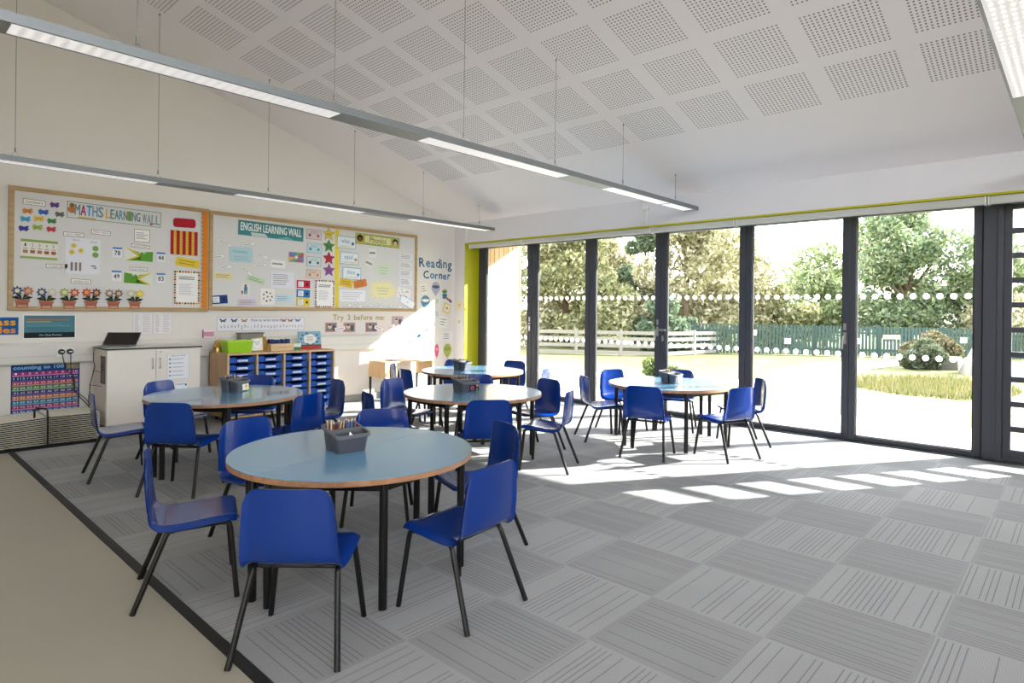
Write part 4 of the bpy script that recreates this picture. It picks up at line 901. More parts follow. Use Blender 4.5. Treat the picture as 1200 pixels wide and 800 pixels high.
for x, z, c_, w_, tt in [(4.38, 2.275, '#d9be4a', 'yellow', 'Must'), (4.385, 2.114, '#4f8a4a', 'green', 'Should'), (4.387, 1.95, '#b82f45', 'red', 'Could'), (4.39, 1.791, '#93529a', 'purple', 'Aim')]:
    s = MB(); st = [((.088 if k % 2 == 0 else .042) * math.sin(math.pi * k / 5), (.088 if k % 2 == 0 else .042) * math.cos(math.pi * k / 5)) for k in range(10)]
    s.prism([(a * 1.08, b_ * 1.08) for a, b_ in st][::-1], 0, .0015, pc('#5a5248')); s.prism(st[::-1], .0015, .0025, pc(c_)); v, f_ = text_geo(tt); wx = max(p[0] for p in v)
    s.add([(-.036 + p[0] * .072 / wx, -.014 + p[1] * .035, .003) for p in v], f_, pc('#4a443c')); put(s, 'paper_star', '%s paper star in the column beside the yellow strip' % w_, 'star', x, z, group='paper stars on the english board')
# phonics end
s = Sheet(.75, .15, pc('#a9b25a')); s.border(pc('#6a7a3a'), .006); s.rect(-.22, -.045, .22, .05, pc('#ded9a4')); s.text('Phonics', -.14, -.035, .14, .04, pc('#8a8a3a'), 3, .0016)
for k in range(16): s.disc(-.36 + k * .048, .06 * (-1) ** k, .008, pc('#e4dc8a'), 2)
for sx, hr in ((-.30, '#2a1c18'), (.30, '#3a2a22')): s.disc(sx, .005, .05, pc(hr), 3); s.disc(sx, -.012, .034, pc('#7a4c38' if sx < 0 else '#d8b098'), 4); s.rect(sx - .04, -.07, sx + .04, -.045, pc('#c9b84a'), 4)
put(s, 'title_banner', 'olive patterned banner reading phonics with two children', 'banner', 5.166, 2.256, tilt=-1)
for x, z, lb, c_, tt in [(4.651, 2.186, 'blue edged card with purple figure, top beside the yellow strip', '#6a5a9a', 'what'), (4.700, 1.971, 'blue edged card with orange figure, second beside the yellow strip', '#d08a4a', 'said'), (4.742, 1.765, 'blue edged card, third beside the yellow strip', '#5a9ab0', 'there')]:
    s = Sheet(.29, .165, pc('#e6edf0')); s.border(pc('#7fa8b8'), .008); s.text(tt, -.08, -.01, .05, .05, pc('#7a8fb0')); s.disc(.10, -.01, .022, pc(c_)); s.rect(-.11, -.06, .11, -.048, pc('#d6cf8a')); put(s, 'word_card', lb, 'card', x, z, tilt=-1)
plaque(rrect(-.1, -.052, .1, .052, .015), pc('#e3bc3a'), 4.655, 1.632, 'yellow tag tilted beside the orange tag', 'tag_card', -10, 2); plaque(rrect(-.105, -.052, .105, .052, .015), pc('#d98040'), 4.878, 1.632, 'orange tag tilted beside the yellow tag', 'tag_card', 12, 2)
s = Sheet(.42, .17, pc('#ecebee')); s.border(pc('#c8c6cf'), .004); s.lines(-.17, .17, .06, -.06, 4, pc('#c3c3cc')); put(s, 'word_card', 'large white card below the yellow and orange tags', 'card', 4.76, 1.46)
for k in range(7): label(1, 4.68 + k * .17, 1.315 + .012 * (k % 2), .13, .045, 'small white word slip, %s in the row along the foot of phonics display' % ['first', 'second', 'third', 'fourth', 'fifth', 'sixth', 'seventh'][k], '#9a98a4', [18, -22, 14, -18, 16, -20, 8][k], group='word slips along the phonics display')
def burst(x, z, rx, rz, c_, lb, seed):
    q = random.Random(seed); s = MB(); pts = []
    for k in range(40):
        a = 2 * math.pi * k / 40; r = q.uniform(.9, 1.08) if k % 2 else q.uniform(.55, .7); pts.append((rx * r * math.cos(a), rz * r * math.sin(a)))
    s.prism(pts, 0, .002, pc(c_))
    for k in range(3): w = rx * (.4 - .06 * k); s.add([(-w, .02 - .04 * k, .0026), (w, .02 - .04 * k, .0026), (w, .03 - .04 * k, .0026), (-w, .03 - .04 * k, .0026)], [(0, 1, 2, 3)], pc('#c3c0a0'))
    put(s, 'paper_burst', lb, 'decoration', x, z)
burst(5.261, 1.85, .2, .12, '#d3e0cc', 'pale green spiky paper burst on the phonics display', 1); burst(5.255, 1.555, .29, .165, '#ebe3b0', 'pale yellow spiky paper burst on the phonics display', 2)
strip('#e8e6e4', 5.075, 2.075, .13, .13, 2, 'small white picture sheet over the green burst', 1, 'picture_card'); strip('#e4e0de', 5.02, 1.925, .14, .12, -18, 'tilted white picture sheet beside the green burst', 1, 'picture_card')
for x, z, h, lb in [(5.666, 2.061, .095, 'top'), (5.665, 1.935, .09, 'second'), (5.666, 1.815, .09, 'third'), (5.672, 1.689, .115, 'bottom')]:
    strip('#e6e4e8', x, z, .24, h, -1, 'pale printed slip, %s of the column at the outer end of phonics' % lb, 3, 'printed_slip')
s = Sheet(.25, .16, pc('#ecE9e8'.lower())); q = random.Random(4)
for k in range(16): s.disc(q.uniform(-.09, .09), q.uniform(-.06, .06), .008, pc(['#8a3a4a', '#6a5a3a', '#a85a6a'][k % 3]), 1, 8)
put(s, 'speckled_sheet', 'white sheet with dark red speckles above the blue edged envelope', 'sheet', 5.63, 1.515, tilt=-12)
s = Sheet(.28, .12, pc('#eef0f3')); s.border(pc('#6a9ac0'), .005); s.disc(0, 0, .008, pc('#7a8aa0')); put(s, 'envelope', 'white envelope edged blue, tilted at the corner of phonics', 'envelope', 5.70, 1.385, 7.4145, tilt=-24)
# ------------------------------------------------------------------ posters on the bare wall
WY = 7.4385
s = Sheet(.385, .165, pc('#1d5596')); s.border(pc('#2f6cae'), .008); s.text('class', -.055, .008, .17, .068, pc('#e8a824'), 2, .003); s.text('rules', -.05, -.066, .17, -.008, pc('#e8962a'), 2, .003)
put(s, 'poster', 'blue poster reading class rules in yellow, cut by the frame edge', 'poster', .927, 1.085, WY)
s = Sheet(.42, .235, pc('#f0efea')); s.rect(-.203, -.108, .203, .11, pc('#4d7f8c')); s.rect(-.203, -.108, .203, -.055, pc('#1f2529'), 2); s.text('Our Class Promise', -.085, -.088, .095, -.072, pc('#d9dcdc'), 3)
for k, (c_, x1) in enumerate([('#7a5a6a', .13), ('#b07a5a', .15), ('#b8b074', .01), ('#5f98a8', .1), ('#6f9fae', .16), ('#3f6f80', .05), ('#4a7686', .15)]): s.rect(-.185, .085 - k * .02, x1, .092 - k * .02, pc(c_), 3)
put(s, 'poster', 'teal poster with dark foot beside the class rules poster', 'poster', 1.363, 1.075, WY)
for x, lb in ((2.175, 'pale list sheet nearer the teal poster, above the laptop'), (2.374, 'pale list sheet nearer the pink pack, above the cupboard')):
    s = Sheet(.188, .235, pc('#e6e3e4')); s.border(pc('#c6bcc2'), .003); s.lines(-.075, -.03, .1, -.1, 11, pc('#b5aeb5')); s.lines(.0, .075, .1, -.1, 11, pc('#c2bcc4')); put(s, 'list_sheet', lb, 'notice', x, 1.10, WY)
s = Sheet(.545, .525, pc('#22447c')); bands = ['#b0357c', '#2a2f6e', '#c04a56', '#5f944a', '#4a3a72', '#c8793f', '#2f7fa4', '#a8426a', '#3a6ab0', '#7a9a3a']
s.text('counting to 100', -.255, .205, .14, .25, pc('#7fb4dc'), 2, .0025); s.rect(.16, .2, .265, .255, pc('#8a8576')); s.disc(.2, .226, .014, pc('#c9a44a'), 2)
for r_ in range(10):
    y1 = .188 - r_ * .0455; s.rect(-.262, y1 - .027, .262, y1, pc(bands[r_])); s.rect(-.262, y1 - .040, .262, y1 - .029, pc({0: '#d48ab8', 1: '#5a5fa8', 2: '#d89080', 3: '#9abf84', 4: '#7a6aa4', 5: '#dba878', 6: '#6fb0c8', 7: '#cf8aa4', 8: '#7a9ad0', 9: '#aebf7a'}[r_]))
    for c_ in range(10):
        nn = str(r_ * 10 + c_ + 1); xc = -.236 + c_ * .0525; wd = .009 * len(nn); s.text(nn, xc - wd, y1 - .022, xc + wd, y1 - .005, pc('#efe9ee'), 2)
        s.rect(xc + .0245, y1 - .04, xc + .027, y1, pc('#22447c'), 2)
put(s, 'poster', 'counting to 100 poster with coloured number rows above the drying rack', 'poster', 1.339, .453, WY)
s = Sheet(1.10, .165, pc('#ebe9ee')); s.border(pc('#a6a8b8'), .004); s.text('How to write letters', -.15, .03, .23, .066, INK)
for k, ch in enumerate('abcdefghijklmnopqrstuvwxyz'):
    low = ch in 'gjpqy'; tall = ch in 'bdfhklt'; x = -.51 + k * .0405; s.text(ch, x, -.045 - (.02 if low else 0), x + (.018 if ch not in 'ijl' else .006), -.018 + (.016 if tall else 0), pc('#6a6a78'))
for x, c_, d_ in ((-.48, '#4a5f96', '#2f3f6a'), (-.35, '#6a5a86', '#4a3f66'), (-.23, '#c0a46a', '#8a6a3a'), (.27, '#b88a86', '#8a5a5a'), (.36, '#c08a6a', '#8a4f3a'), (.46, '#7a8fb4', '#4a5f86')):
    for sx in (-1, 1): s.poly([(x, .045), (x + sx * .038, .07), (x + sx * .04, .045), (x, .04)][::sx], pc(c_)); s.poly([(x, .042), (x + sx * .028, .04), (x + sx * .022, .02), (x, .036)][::sx], pc(d_))
    s.rect(x - .002, .025, x + .002, .06, INK, 2)
put(s, 'alphabet_banner', 'white banner reading how to write letters with butterflies and alphabet', 'banner', 3.501, 1.083, WY)
def letter(ch, x, z, h, m, lb, grp, tl=0, bold=.006):
    v, f_ = text_geo(ch); s = MB(); by = max(p[1] for p in text_geo('H')[0]); k = h / by; w = max(p[0] for p in v) - min(p[0] for p in v); ax = min(p[0] for p in v)
    for q, (ox, oy) in enumerate(((0, 0), (bold, 0), (-bold, 0), (0, bold), (0, -bold))): s.add([((p[0] - ax) * k + ox, p[1] * k + oy, .002 + .00005 * q) for p in v], f_, m)
    put(s, 'cutout_letter', lb, 'letter', x, z, 7.4375, tl, grp); return w * k
x = 4.47; GT_ = pc('#b9a172')
for i, ch in enumerate('Try 3 before me:'):
    if ch == ' ': x += .055; continue
    x += letter(ch, x, 1.125, .074, GT_, 'gold cut-out letter %s at position %d of try 3 before me' % (ch if ch != ':' else 'colon', i + 1), 'gold letters of try 3 before me', bold=.003) + .009
for word, x, z, h, stp, dz in (('Reading', 5.935, 1.93, .135, .0, -.0), ('Corner', 6.02, 1.755, .115, 0, 0)):
    for i, ch in enumerate(word):
        x += letter(ch, x, z + (.012 if i % 2 else 0), h, pc('#4a7f98' if i % 3 else '#3a6a86'), 'teal blue cut-out letter, number %d of the word %s' % (i + 1, word.lower()), 'teal letters of reading corner', [4, -4, 2, -3][i % 4], .004) + .022
for x, z, w, h, c_, lb in ((4.444, 1.029, .18, .13, '#8a7a72', 'small photo nearest the alphabet banner, under try 3 before me'), (4.726, 1.024, .19, .135, '#94867c', 'small photo between two pink edged strips'), (5.083, 1.022, .20, .14, '#86807e', 'small photo under the middle of the gold words'), (5.537, 1.101, .205, .155, '#b8a8aa', 'faded pink photo under the end of the gold words')):
    s = Sheet(w, h, pc('#d0a0ac')); s.rect(-w / 2 + .012, -h / 2 + .01, w / 2 - .012, h / 2 - .01, pc(c_)); s.disc(-.02, .01, .03, pc('#d8c0ac'), 2); s.rect(.02, -h * .35, w * .35, h * .2, pc('#4a5a62'), 2); s.disc(-.02, .03, .02, pc('#4a3a34'), 3, 12, .012)
    put(s, 'photo_print', lb, 'photo', x, z, WY)
for x, z, tl, lb in ((4.58, 1.008, 10, 'pink edged word strip between the first two photos'), (5.215, 1.005, -14, 'pink edged word strip beside the third photo'), (5.42, 1.02, 22, 'pink edged word strip below the faded photo')):
    label(1, x, z, .165, .055, lb, '#d0607a', tl, y=7.4365, group='pink edged strips under try 3 before me')
# reading corner decorations
def balloon(x, z, w, h, c_, c2, lb, half=False):
    pts = [(w / 2 * math.sin(a) * (1 - .28 * max(0, -math.cos(a))), h / 2 * math.cos(a)) for a in [2 * math.pi * k / 28 for k in range(28)]]
    if half: pts = [(max(0, p[0]) if False else p[0] * .5, p[1]) for p in pts]
    s = MB(); s.prism(pts[::-1], 0, .002, pc(c_)); q = [(p[0] * .9, p[1] * .25 + h * .1) for p in pts]; s.prism(q[::-1], .002, .0026, pc(c2)); s.prism([(-.012, -h * .58), (.012, -h * .58), (.006, -h * .48), (-.006, -h * .48)], 0, .002, pc(c2))
    put(s, 'paper_balloon', lb, 'decoration', x, z, WY - .0005, group='paper balloons in the reading corner')
balloon(6.264, 1.615, .17, .2, '#b0aebc', '#5a5d7c', 'grey and purple paper balloon just under the word corner'); balloon(6.061, 1.40, .175, .195, '#5d89a0', '#e9e6e2', 'blue paper balloon with white band beside the phonics board')
balloon(6.301, .638, .17, .21, '#d8607e', '#e58aa0', 'pink paper balloon low on the wall above the far chairs', True); balloon(6.52, .633, .168, .215, '#a9b45c', '#94a04a', 'olive green paper balloon low on the wall near the yellow reveal')
s = MB(); s.prism([(-.04, -.075), (.04, -.075), (.05, .0), (-.05, .0)], 0, .002, pc('#3f86ad'))
for a in (50, 80, 105, 135): s.prism([(0, 0), (.05 * math.cos(R(a - 18)), .05 * math.sin(R(a - 18))), (.085 * math.cos(R(a)), .085 * math.sin(R(a))), (.05 * math.cos(R(a + 18)), .05 * math.sin(R(a + 18)))], 0, .0015, pc('#6f8f4a'))
put(s, 'paper_plant', 'paper plant in a blue pot beside the reading corner balloons', 'decoration', 6.45, 1.53, WY)
for k, (dx, dz, c_, w_) in enumerate(((-.05, .03, '#d0a84a', 'yellow'), (-.015, .01, '#c06a4a', 'orange'), (.02, -.008, '#4a4f86', 'indigo'), (.05, -.03, '#6a3a5a', 'plum'))):
    s = MB(); s.prism(disc((0, 0), .021, 14), 0, .002, pc(c_)); put(s, 'paper_dot', '%s paper dot above the yellow diamond card' % w_, 'decoration', 6.53 + dx, 1.44 + dz, WY, group='paper dots above the diamond card')
s = Sheet(.15, .16, pc('#e4cf8a')); s.rect(-.05, -.055, .05, .055, pc('#efe7d2')); s.disc(0, 0, .022, pc('#b8a070'), 2); put(s, 'picture_card', 'yellow diamond card tilted in the reading corner', 'card', 6.50, 1.305, WY, -18)
for x, z, w, h, c_, tl, lb in ((6.03, 1.60, .13, .15, '#ece4d0', 12, 'faint cream card beside the phonics board frame'), (6.30, 1.41, .08, .12, '#e0e4d8', -5, 'narrow faint card between blue balloon and yellow diamond'), (6.30, 1.22, .07, .11, '#d5dedb', 4, 'narrow pale green slip under the faint card'),
        (6.43, 1.085, .18, .18, '#e9e8e2', -8, 'pale square card below the yellow diamond card'), (6.515, .86, .2, .15, '#e6e4e6', 0, 'pale printed slip below the pale square card'), (5.80, 1.08, .16, .09, '#dfeaf0', 0, 'pale blue slip beside the faded pink photo')):
    strip(c_, x, z, w, h, tl, lb, 3, 'printed_slip')
    o = bpy.context.scene.collection.objects[-1]; o.matrix_world = Matrix.Translation((0, WY - 7.4165, 0)) @ o.matrix_world
s = MB(); s.prism([(-.035, -.02), (.0, -.03), (.035, .0), (.03, .025), (-.01, .03)], 0, .002, pc('#4a9ad0')); put(s, 'paper_fish', 'small bright blue paper shape on the sunlit wall', 'decoration', 5.956, .877, WY)
for z, h, lb in ((1.357, .15, 'pale yellow card on the narrow return wall, upper'), (1.093, .17, 'pale card on the narrow return wall, lower')):
    s = Sheet(.09, h, pc('#e6dcae' if z > 1.2 else '#dfe0dc')); s.disc(0, 0, .025, pc('#cfc08a')); put(s, 'picture_card', lb, 'card', XI - .0005, z, 7.31, face='side')
# ------------------------------------------------------------------ outdoors
GZ = lambda x: -.05 - max(0., x - 9.0) * .012
GRASS = grass_material('#525824', '#6a6e34', '#827c58', 'lawn_grass'); PAVE = mat('pale_paving', '#cfcac2', .85, noise=.05, nscale=3); PATH = mat('pale_path', '#d6cfc6', .9, noise=.06, nscale=2)
b = MB(); xs = [7.03, 9, 12, 16, 22, 30, 45, 70]
for i in range(len(xs) - 1): b.add([(xs[i], -30, GZ(xs[i])), (xs[i + 1], -30, GZ(xs[i + 1])), (xs[i + 1], 60, GZ(xs[i + 1])), (xs[i], 60, GZ(xs[i]))], [(0, 1, 2, 3)], GRASS)
struct(b.build('ground'))
b = MB().add([(7.03, -6, -.045), (8.7, -6, -.045), (8.7, 7.25, -.045), (7.03, 7.25, -.045)], [(0, 1, 2, 3)], PAVE); b.add([(8.7, -6, -.045), (9.3, -6, -.045), (9.0, 1.5, -.045), (8.75, 4, -.045), (8.7, 7.1, -.045)], [(0, 1, 2, 3, 4)], PAVE); struct(b.build('paving'))
def ribbon(pts, w, m, name, dz=.012):
    b = MB(); vs = []
    for i, (x, y) in enumerate(pts):
        a = pts[max(0, i - 1)]; c_ = pts[min(len(pts) - 1, i + 1)]; d = Vector((c_[0] - a[0], c_[1] - a[1])).normalized(); n_ = Vector((-d.y, d.x)) * w[i] / 2
        for s in (1, -1): vs.append((x + s * n_.x, y + s * n_.y, GZ(x) + dz))
    b.add(vs, [(2 * i, 2 * i + 1, 2 * i + 3, 2 * i + 2) for i in range(len(pts) - 1)], m); return struct(b.build(name))
ribbon([(10.9, -4), (11.3, 1.0), (11.6, 2.6), (12.6, 3.8), (14.5, 4.6), (17.5, 5.0), (21, 4.6), (26, 3.2)], [.9, .9, 1.0, 1.3, 1.5, 1.6, 1.6, 1.6], PATH, 'path')
ribbon([(12.3, 4.0), (11.6, 5.2), (11.0, 7.0), (10.6, 10)], [1.2, 1.2, 1.1, 1.0], PATH, 'path')
# timber wing and roof overhang
CL = cladding_material()
b = MB().box((7.04, 7.25, -.05), (8.0, 7.55, 3.6), CL); b.box((8.0, 7.24, -.05), (8.04, 7.56, 3.6), CL); struct(b.build('wall_exterior'))
b = MB().box((7.07, -6, 2.494), (8.15, 7.24, 2.62), BULK); struct(b.build('canopy'))
b = MB().box((XI + .34, -2.4, 2.34), (7.07, 7.25, 4.2), CL); struct(b.build('wall_exterior'))
# green palisade fence
FG = mat('green_fence_paint', '#324a44', .7, noise=.08)
def fence(p0, p1, lb, n_bay, h, pale, m, rails):
    t = thing('palisade_fence' if pale else 'rail_fence', lb, 'fence', (p0[0], p0[1], GZ(p0[0]))); d = Vector((p1[0] - p0[0], p1[1] - p0[1], GZ(p1[0]) - GZ(p0[0]))); L_ = d.length; a = math.atan2(d.y, d.x); dz = d.z / math.hypot(d.x, d.y)
    t.rotation_euler = (0, 0, a); Lh = math.hypot(d.x, d.y)
    for k in range(n_bay + 1):
        x = Lh * k / n_bay; MB().box((x - .05, -.05, dz * x), (x + .05, .05, dz * x + h + .04), m).build('post', t)
    for z in rails:
        f = MB(); w_ = .035 if pale else .055
        f.add([(0, -.03, z), (Lh, -.03, z + dz * Lh), (Lh, .03, z + dz * Lh), (0, .03, z), (0, -.03, z + 2 * w_), (Lh, -.03, z + dz * Lh + 2 * w_), (Lh, .03, z + dz * Lh + 2 * w_), (0, .03, z + 2 * w_)], [(0, 3, 2, 1), (4, 5, 6, 7), (0, 1, 5, 4), (1, 2, 6, 5), (2, 3, 7, 6), (3, 0, 4, 7)], m); f.build('rail', t)
    if pale:
        f = MB(); n = int(Lh / .125)
        for k in range(n): x = (k + .5) * Lh / n; f.box((x - .042, -.05, dz * x + .03), (x + .042, -.03, dz * x + h), m)
        f.build('pales', t)
    return t
fence((20.6, 10.5), (29.5, .3), 'green vertical pale fence beyond the lawn', 6, 1.08, True, FG, (.2, .8))
WOODW = mat('weathered_rail', '#928c82', .8, noise=.1)
fence((15.2, 13.2), (18.0, 9.9), 'pale post and rail fence behind the inner glass panes', 3, .80, False, WOODW, (.03, .26, .48, .68))
fence((18.0, 9.9), (21.5, 9.7), 'short return of pale post and rail fence beside the tree trunk', 2, .80, False, WOODW, (.03, .26, .48, .68))
fd = Vector((29.5 - 20.6, .3 - 10.5)).normalized(); fn = Vector((fd.y, -fd.x))
for k, (u, z, w, c_, lb) in enumerate([(2.35, .78, .22, '#f0f0ee', 'white sign, highest of those on green fence by the opening stile'), (3.55, .5, .22, '#eef0f0', 'white sign low on the green fence beside the door stile'), (6.0, .55, .22, '#f0eeee', 'white sign on green fence between the door stile and brown plank sign'),
        (7.2, .72, .62, '#b7a593', 'brown plank sign on the green fence'), (8.15, .42, .24, '#f0f0f0', 'low white sign just past the brown plank sign'), (9.7, .66, .24, '#eef0ee', 'white sign on green fence under the big tree'), (10.9, .4, .2, '#ecefee', 'last white sign towards the boulder end of the fence')]):
    x, y = 20.6 + fd.x * u, 10.5 + fd.y * u; f = MB(); h = .2 if w < .3 else .16; f.box((-w / 2, -h / 2, 0), (w / 2, h / 2, .012), pc(c_)); f.box((-w * .25, -.02, .012), (w * .25, .02, .0125), pc('#9aa0a0')); o = f.build('fence_sign')
    o.matrix_world = Matrix.Translation((x + fn.x * .07, y + fn.y * .07, GZ(x) + z)) @ Matrix.Rotation(math.atan2(fd.y, fd.x), 4, 'Z') @ Matrix.Rotation(math.pi / 2, 4, 'X'); tag(o, lb, 'sign', 'signs on the green fence')
import numpy as np
def leaf_cloud(blobs, n, size, seed, mats, name, parent):
    g = np.random.default_rng(seed); B = np.array(blobs); w = B[:, 3] ** 2; idx = g.choice(len(B), n, p=w / w.sum())
    d = g.normal(size=(n, 3)); d /= np.linalg.norm(d, axis=1)[:, None]; r = g.uniform(.45, 1.05, n) ** .6
    c = B[idx, :3] + d * (B[idx, 3] * r)[:, None] * np.array([1, 1, .85])
    a = g.normal(size=(n, 3)); a /= np.linalg.norm(a, axis=1)[:, None]; b_ = np.cross(a, g.normal(size=(n, 3))); b_ /= np.linalg.norm(b_, axis=1)[:, None]
    s = size * g.uniform(.6, 1.3, n)[:, None]
    V = np.empty((n, 4, 3)); V[:, 0] = c - a * s; V[:, 1] = c + b_ * s * .45; V[:, 2] = c + a * s; V[:, 3] = c - b_ * s * .45
    me = bpy.data.meshes.new(name); me.vertices.add(4 * n); me.vertices.foreach_set('co', V.ravel()); me.loops.add(4 * n); me.loops.foreach_set('vertex_index', np.arange(4 * n)); me.polygons.add(n); me.polygons.foreach_set('loop_start', np.arange(0, 4 * n, 4))
    for m in mats: me.materials.append(m)
    me.polygons.foreach_set('material_index', g.integers(0, len(mats), n)); me.update(calc_edges=True)
    o = bpy.data.objects.new(name, me); COL.objects.link(o); o.parent = parent; return o
BARK = mat('tree_bark', '#6d5c48', .9, noise=.2, nscale=6)
def leafm(c): 
    k = 'leaf_' + c.strip('#')
    if k in _M: return _M[k]
    n = NT(k); n.b.inputs['Base Color'].default_value = lin(c); n.b.inputs['Roughness'].default_value = .6
    tr = n.n('ShaderNodeBsdfTranslucent'); tr.inputs['Color'].default_value = lin(c); mx = n.n('ShaderNodeMixShader'); mx.inputs[0].default_value = .4
    out = n.t.nodes['Material Output']; n.t.links.new(n.b.outputs[0], mx.inputs[1]); n.t.links.new(tr.outputs[0], mx.inputs[2]); n.t.links.new(mx.outputs[0], out.inputs[0]); _M[k] = n.m; return n.m
def tree(lb, x, y, h, rx, zlow, cols, n, seed, size=.16, nb=26, name='tree', cat='tree', trunk=.16, open_=1.):
    q = random.Random(seed); t = thing(name, lb, cat, (x, y, GZ(x)), 0)
    blobs = []
    for k in range(nb):
        u = q.uniform(0, 1); z = zlow + (h - zlow) * u; rr = rx * (1 - abs(2 * u - .85) ** 2.2 * .62) ; a = q.uniform(0, 2 * math.pi); d = rr * math.sqrt(q.uniform(0.05, 1)) * .8
        blobs.append((d * math.cos(a), d * math.sin(a), z, q.uniform(.22, .4) * rx * open_))
    leaf_cloud(blobs, int(n * 1.7), size * .74, seed, [leafm(c) for c in cols], 'foliage', t)
    f = MB(); f.tube([(0, 0, -.1), (q.uniform(-.1, .1), q.uniform(-.1, .1), h * .3), (q.uniform(-.2, .2), q.uniform(-.2, .2), h * .75)], [trunk, trunk * .75, trunk * .25], BARK, 9)
    for bl in blobs[:nb * 2 // 3]:
        z0 = min(bl[2] * .55, h * .5) + q.uniform(0, .4); f.tube([(0, 0, z0), (bl[0] * .5, bl[1] * .5, (z0 + bl[2]) / 2 + .15), (bl[0], bl[1], bl[2])], [trunk * .35, trunk * .22, trunk * .08], BARK, 5)
    f.build('trunk', t); return t
YG = ['#c0ba98', '#a9a480', '#d6d0b4', '#87835f']; OG = ['#b4b284', '#9c9d6e', '#ccc8a0', '#7c7e56']; DG = ['#6c7f66', '#7c8e70', '#94a282', '#566650']; GG = ['#8a996c', '#9caa7c', '#728458', '#b6bc98']
tree('yellow green tree behind the first glass panes beside the timber wing', 19.0, 17.6, 5.6, 2.6, .5, YG, 9000, 1)
tree('dense olive tree filling the second glass pane', 20.6, 15.9, 5.3, 2.3, .4, OG, 9000, 2)
tree('loose golden tree with sky gaps behind the third glass pane', 24.5, 17.5, 5.4, 2.5, .6, YG, 5500, 3, open_=.8)
tree('dark blue green tree beside the handle stile of the third pane', 23.4, 13.9, 5.4, 1.5, .8, DG, 6500, 4)
tree('low brown hedge tree behind the post and rail fence', 20.3, 14.2, 2.4, 1.9, .2, OG, 5000, 13)
tree('twiggy pale willow tree filling the fourth glass pane', 22.2, 11.3, 6.0, 2.6, .5, YG, 11000, 5)
tree('dark shrub at the foot of the pale willow tree', 20.6, 11.4, 1.7, 1.4, .1, DG, 3500, 14, name='shrub', cat='shrub', trunk=.05)
tree('pale tree with sloping crown at the stile of the fifth pane', 28.6, 12.6, 5.0, 2.6, .6, YG, 7500, 6)
tree('rounded green tree in the dip of the fifth pane', 32.8, 9.4, 4.9, 2.3, .6, GG, 7500, 7)
tree('low bushy tree behind the green fence in the fifth pane', 30.5, 11.0, 2.6, 2.2, .3, OG, 5000, 8)
tree('large dark green tree dominating the widest glass pane', 31.2, 5.6, 6.6, 2.9, 1.2, GG + DG[:2], 15000, 9, nb=36, trunk=.24)
tree('lower green tree beside the large dark one near the bar door', 32.5, 2.7, 5.0, 2.0, .6, GG, 7000, 10)
tree('pale bush row behind the fence under the large tree', 31.0, 2.3, 1.9, 2.2, .2, YG, 4000, 11)
tree('grey green lavender bush in front of the green fence', 19.6, 3.15, .66, .75, .1, ['#626c54', '#747c66', '#525c42'], 2600, 12, .09, 14, 'shrub', 'shrub', .03)
tree('brown green bush beside the pale stone slab', 21.2, 3.2, .78, .9, .1, ['#6a6248', '#58563a', '#7c765a'], 2600, 15, .09, 14, 'shrub', 'shrub', .03)
tree('low leafy plant on the lawn behind the doors', 11.8, 6.6, .32, .42, .02, ['#4f622a', '#65743c', '#3e5022'], 900, 16, .06, 10, 'shrub', 'shrub', .01)
ST = mat('pale_stone', '#77736c', .9, noise=.12, nscale=5)
f = MB(); f.prism([(-.3, -.2), (.35, -.22), (.4, .15), (-.25, .2)], 0, .34, ST, poly1=[(-.27, -.17), (.33, -.2), (.36, .13), (-.22, .17)]); o = f.build('stone_slab', bevel=.02); o.location = (20.2, 2.62, GZ(20.2)); tag(o, 'pale stone slab on the lawn beside the bushes', 'stone')
f = MB(); f.prism([(-.65, -.4), (.6, -.5), (.7, .3), (-.5, .45)], 0, .62, ST, poly1=[(.12, -.1), (.4, -.18), (.42, .1), (.2, .15)]); o = f.build('boulder', bevel=.05); o.location = (18.8, 1.82, GZ(18.8)); o.rotation_euler = (0, 0, .4); tag(o, 'grey sloping boulder beside the edge of the wide glass pane', 'boulder')
q = random.Random(3); gm = [leafm('#6a663a'), leafm('#565c2e'), leafm('#787250')]
f = MB()
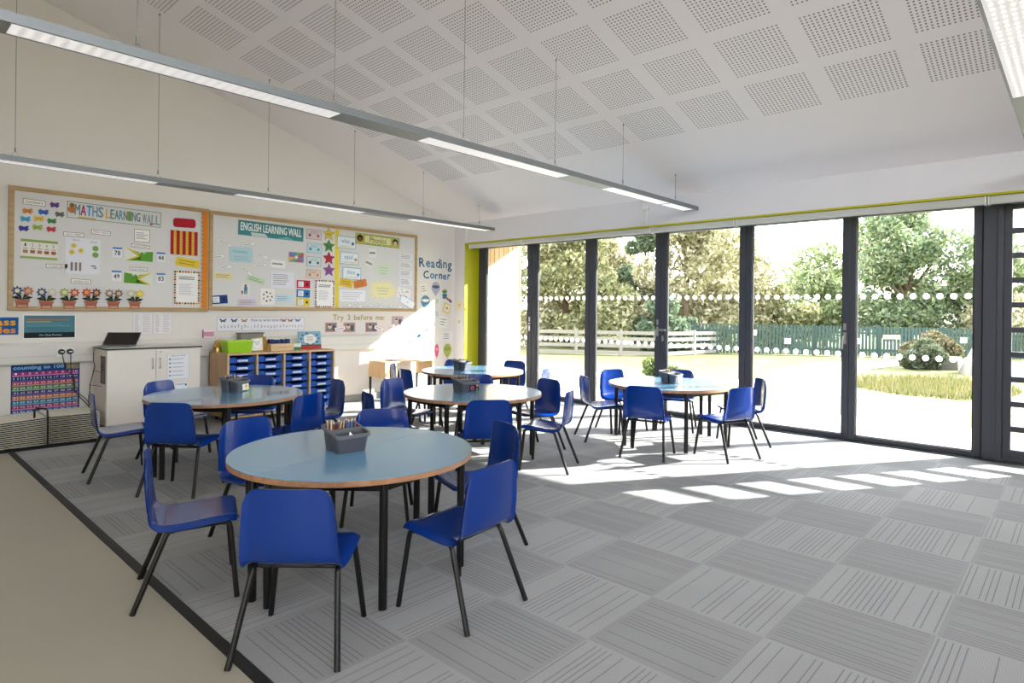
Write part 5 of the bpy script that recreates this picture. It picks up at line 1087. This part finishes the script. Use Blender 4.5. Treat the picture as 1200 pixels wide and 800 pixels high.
for k in range(5200):
    x, y = q.uniform(12.2, 16.5), q.uniform(.6, 4.0)
    if (abs(y - 3.9) < .5 and x < 14) or (x - 14.2) ** 2 / 5 + (y - 2.2) ** 2 / 1.9 > 1: continue
    h = q.uniform(.06, .2); a = q.uniform(0, 6.28); z = GZ(x); dx, dy = .012 * math.cos(a), .012 * math.sin(a); lx, ly = q.uniform(-.06, .06), q.uniform(-.06, .06)
    f.add([(x - dx, y - dy, z), (x + dx, y + dy, z), (x + lx, y + ly, z + h)], [(0, 1, 2)], gm[k % 3])
o = f.build('long_grass'); tag(o, 'patch of long rough grass on the lawn', 'grass', None, 'stuff')

# ------------------------------------------------------------------ light, sky, camera
w = bpy.data.worlds.new('sky'); SC.world = w; w.use_nodes = True; nt = w.node_tree; bg = nt.nodes['Background']
sk = nt.nodes.new('ShaderNodeTexSky'); sk.sky_type = 'NISHITA'; sk.sun_disc = False; sk.sun_elevation = R(26); sk.air_density = 1.; sk.dust_density = 3.; sk.sun_rotation = R(30)
hs = nt.nodes.new('ShaderNodeHueSaturation'); hs.inputs['Saturation'].default_value = .3; hs.inputs['Value'].default_value = 1.
nt.links.new(sk.outputs[0], hs.inputs['Color']); nt.links.new(hs.outputs[0], bg.inputs['Color']); bg.inputs['Strength'].default_value = 1.0
sun = bpy.data.lights.new('sun', 'SUN'); sun.energy = 13.5; sun.angle = R(.55); sun.color = (1, .96, .90); so = bpy.data.objects.new('sun', sun); COL.objects.link(so)
dirv = Vector((-.8525, .5226, -.474)).normalized(); so.rotation_euler = dirv.to_track_quat('-Z', 'Y').to_euler(); so.location = (12, -4, 6)

cam = bpy.data.cameras.new('camera'); co = bpy.data.objects.new('camera', cam); COL.objects.link(co); SC.camera = co
cam.sensor_width = 36; cam.lens = 723.94 / 1200 * 36; cam.shift_y = -37.2 / 1200; cam.clip_start = .05; cam.clip_end = 300
co.matrix_world = Matrix.Translation((0, 0, 1.292)) @ Matrix.Rotation(.747623 - math.pi / 2, 4, 'Z') @ Matrix.Rotation(math.pi / 2, 4, 'X') @ Matrix.Rotation(.011237, 4, 'Z')

SC.view_settings.view_transform = 'Standard'; SC.view_settings.look = 'None'; SC.view_settings.exposure = .88; SC.view_settings.gamma = 1.
cy = SC.cycles; cy.use_denoising = True; cy.max_bounces = 8; cy.diffuse_bounces = 5; cy.glossy_bounces = 3; cy.transparent_max_bounces = 12; cy.caustics_reflective = False; cy.caustics_refractive = False; cy.sample_clamp_indirect = 6
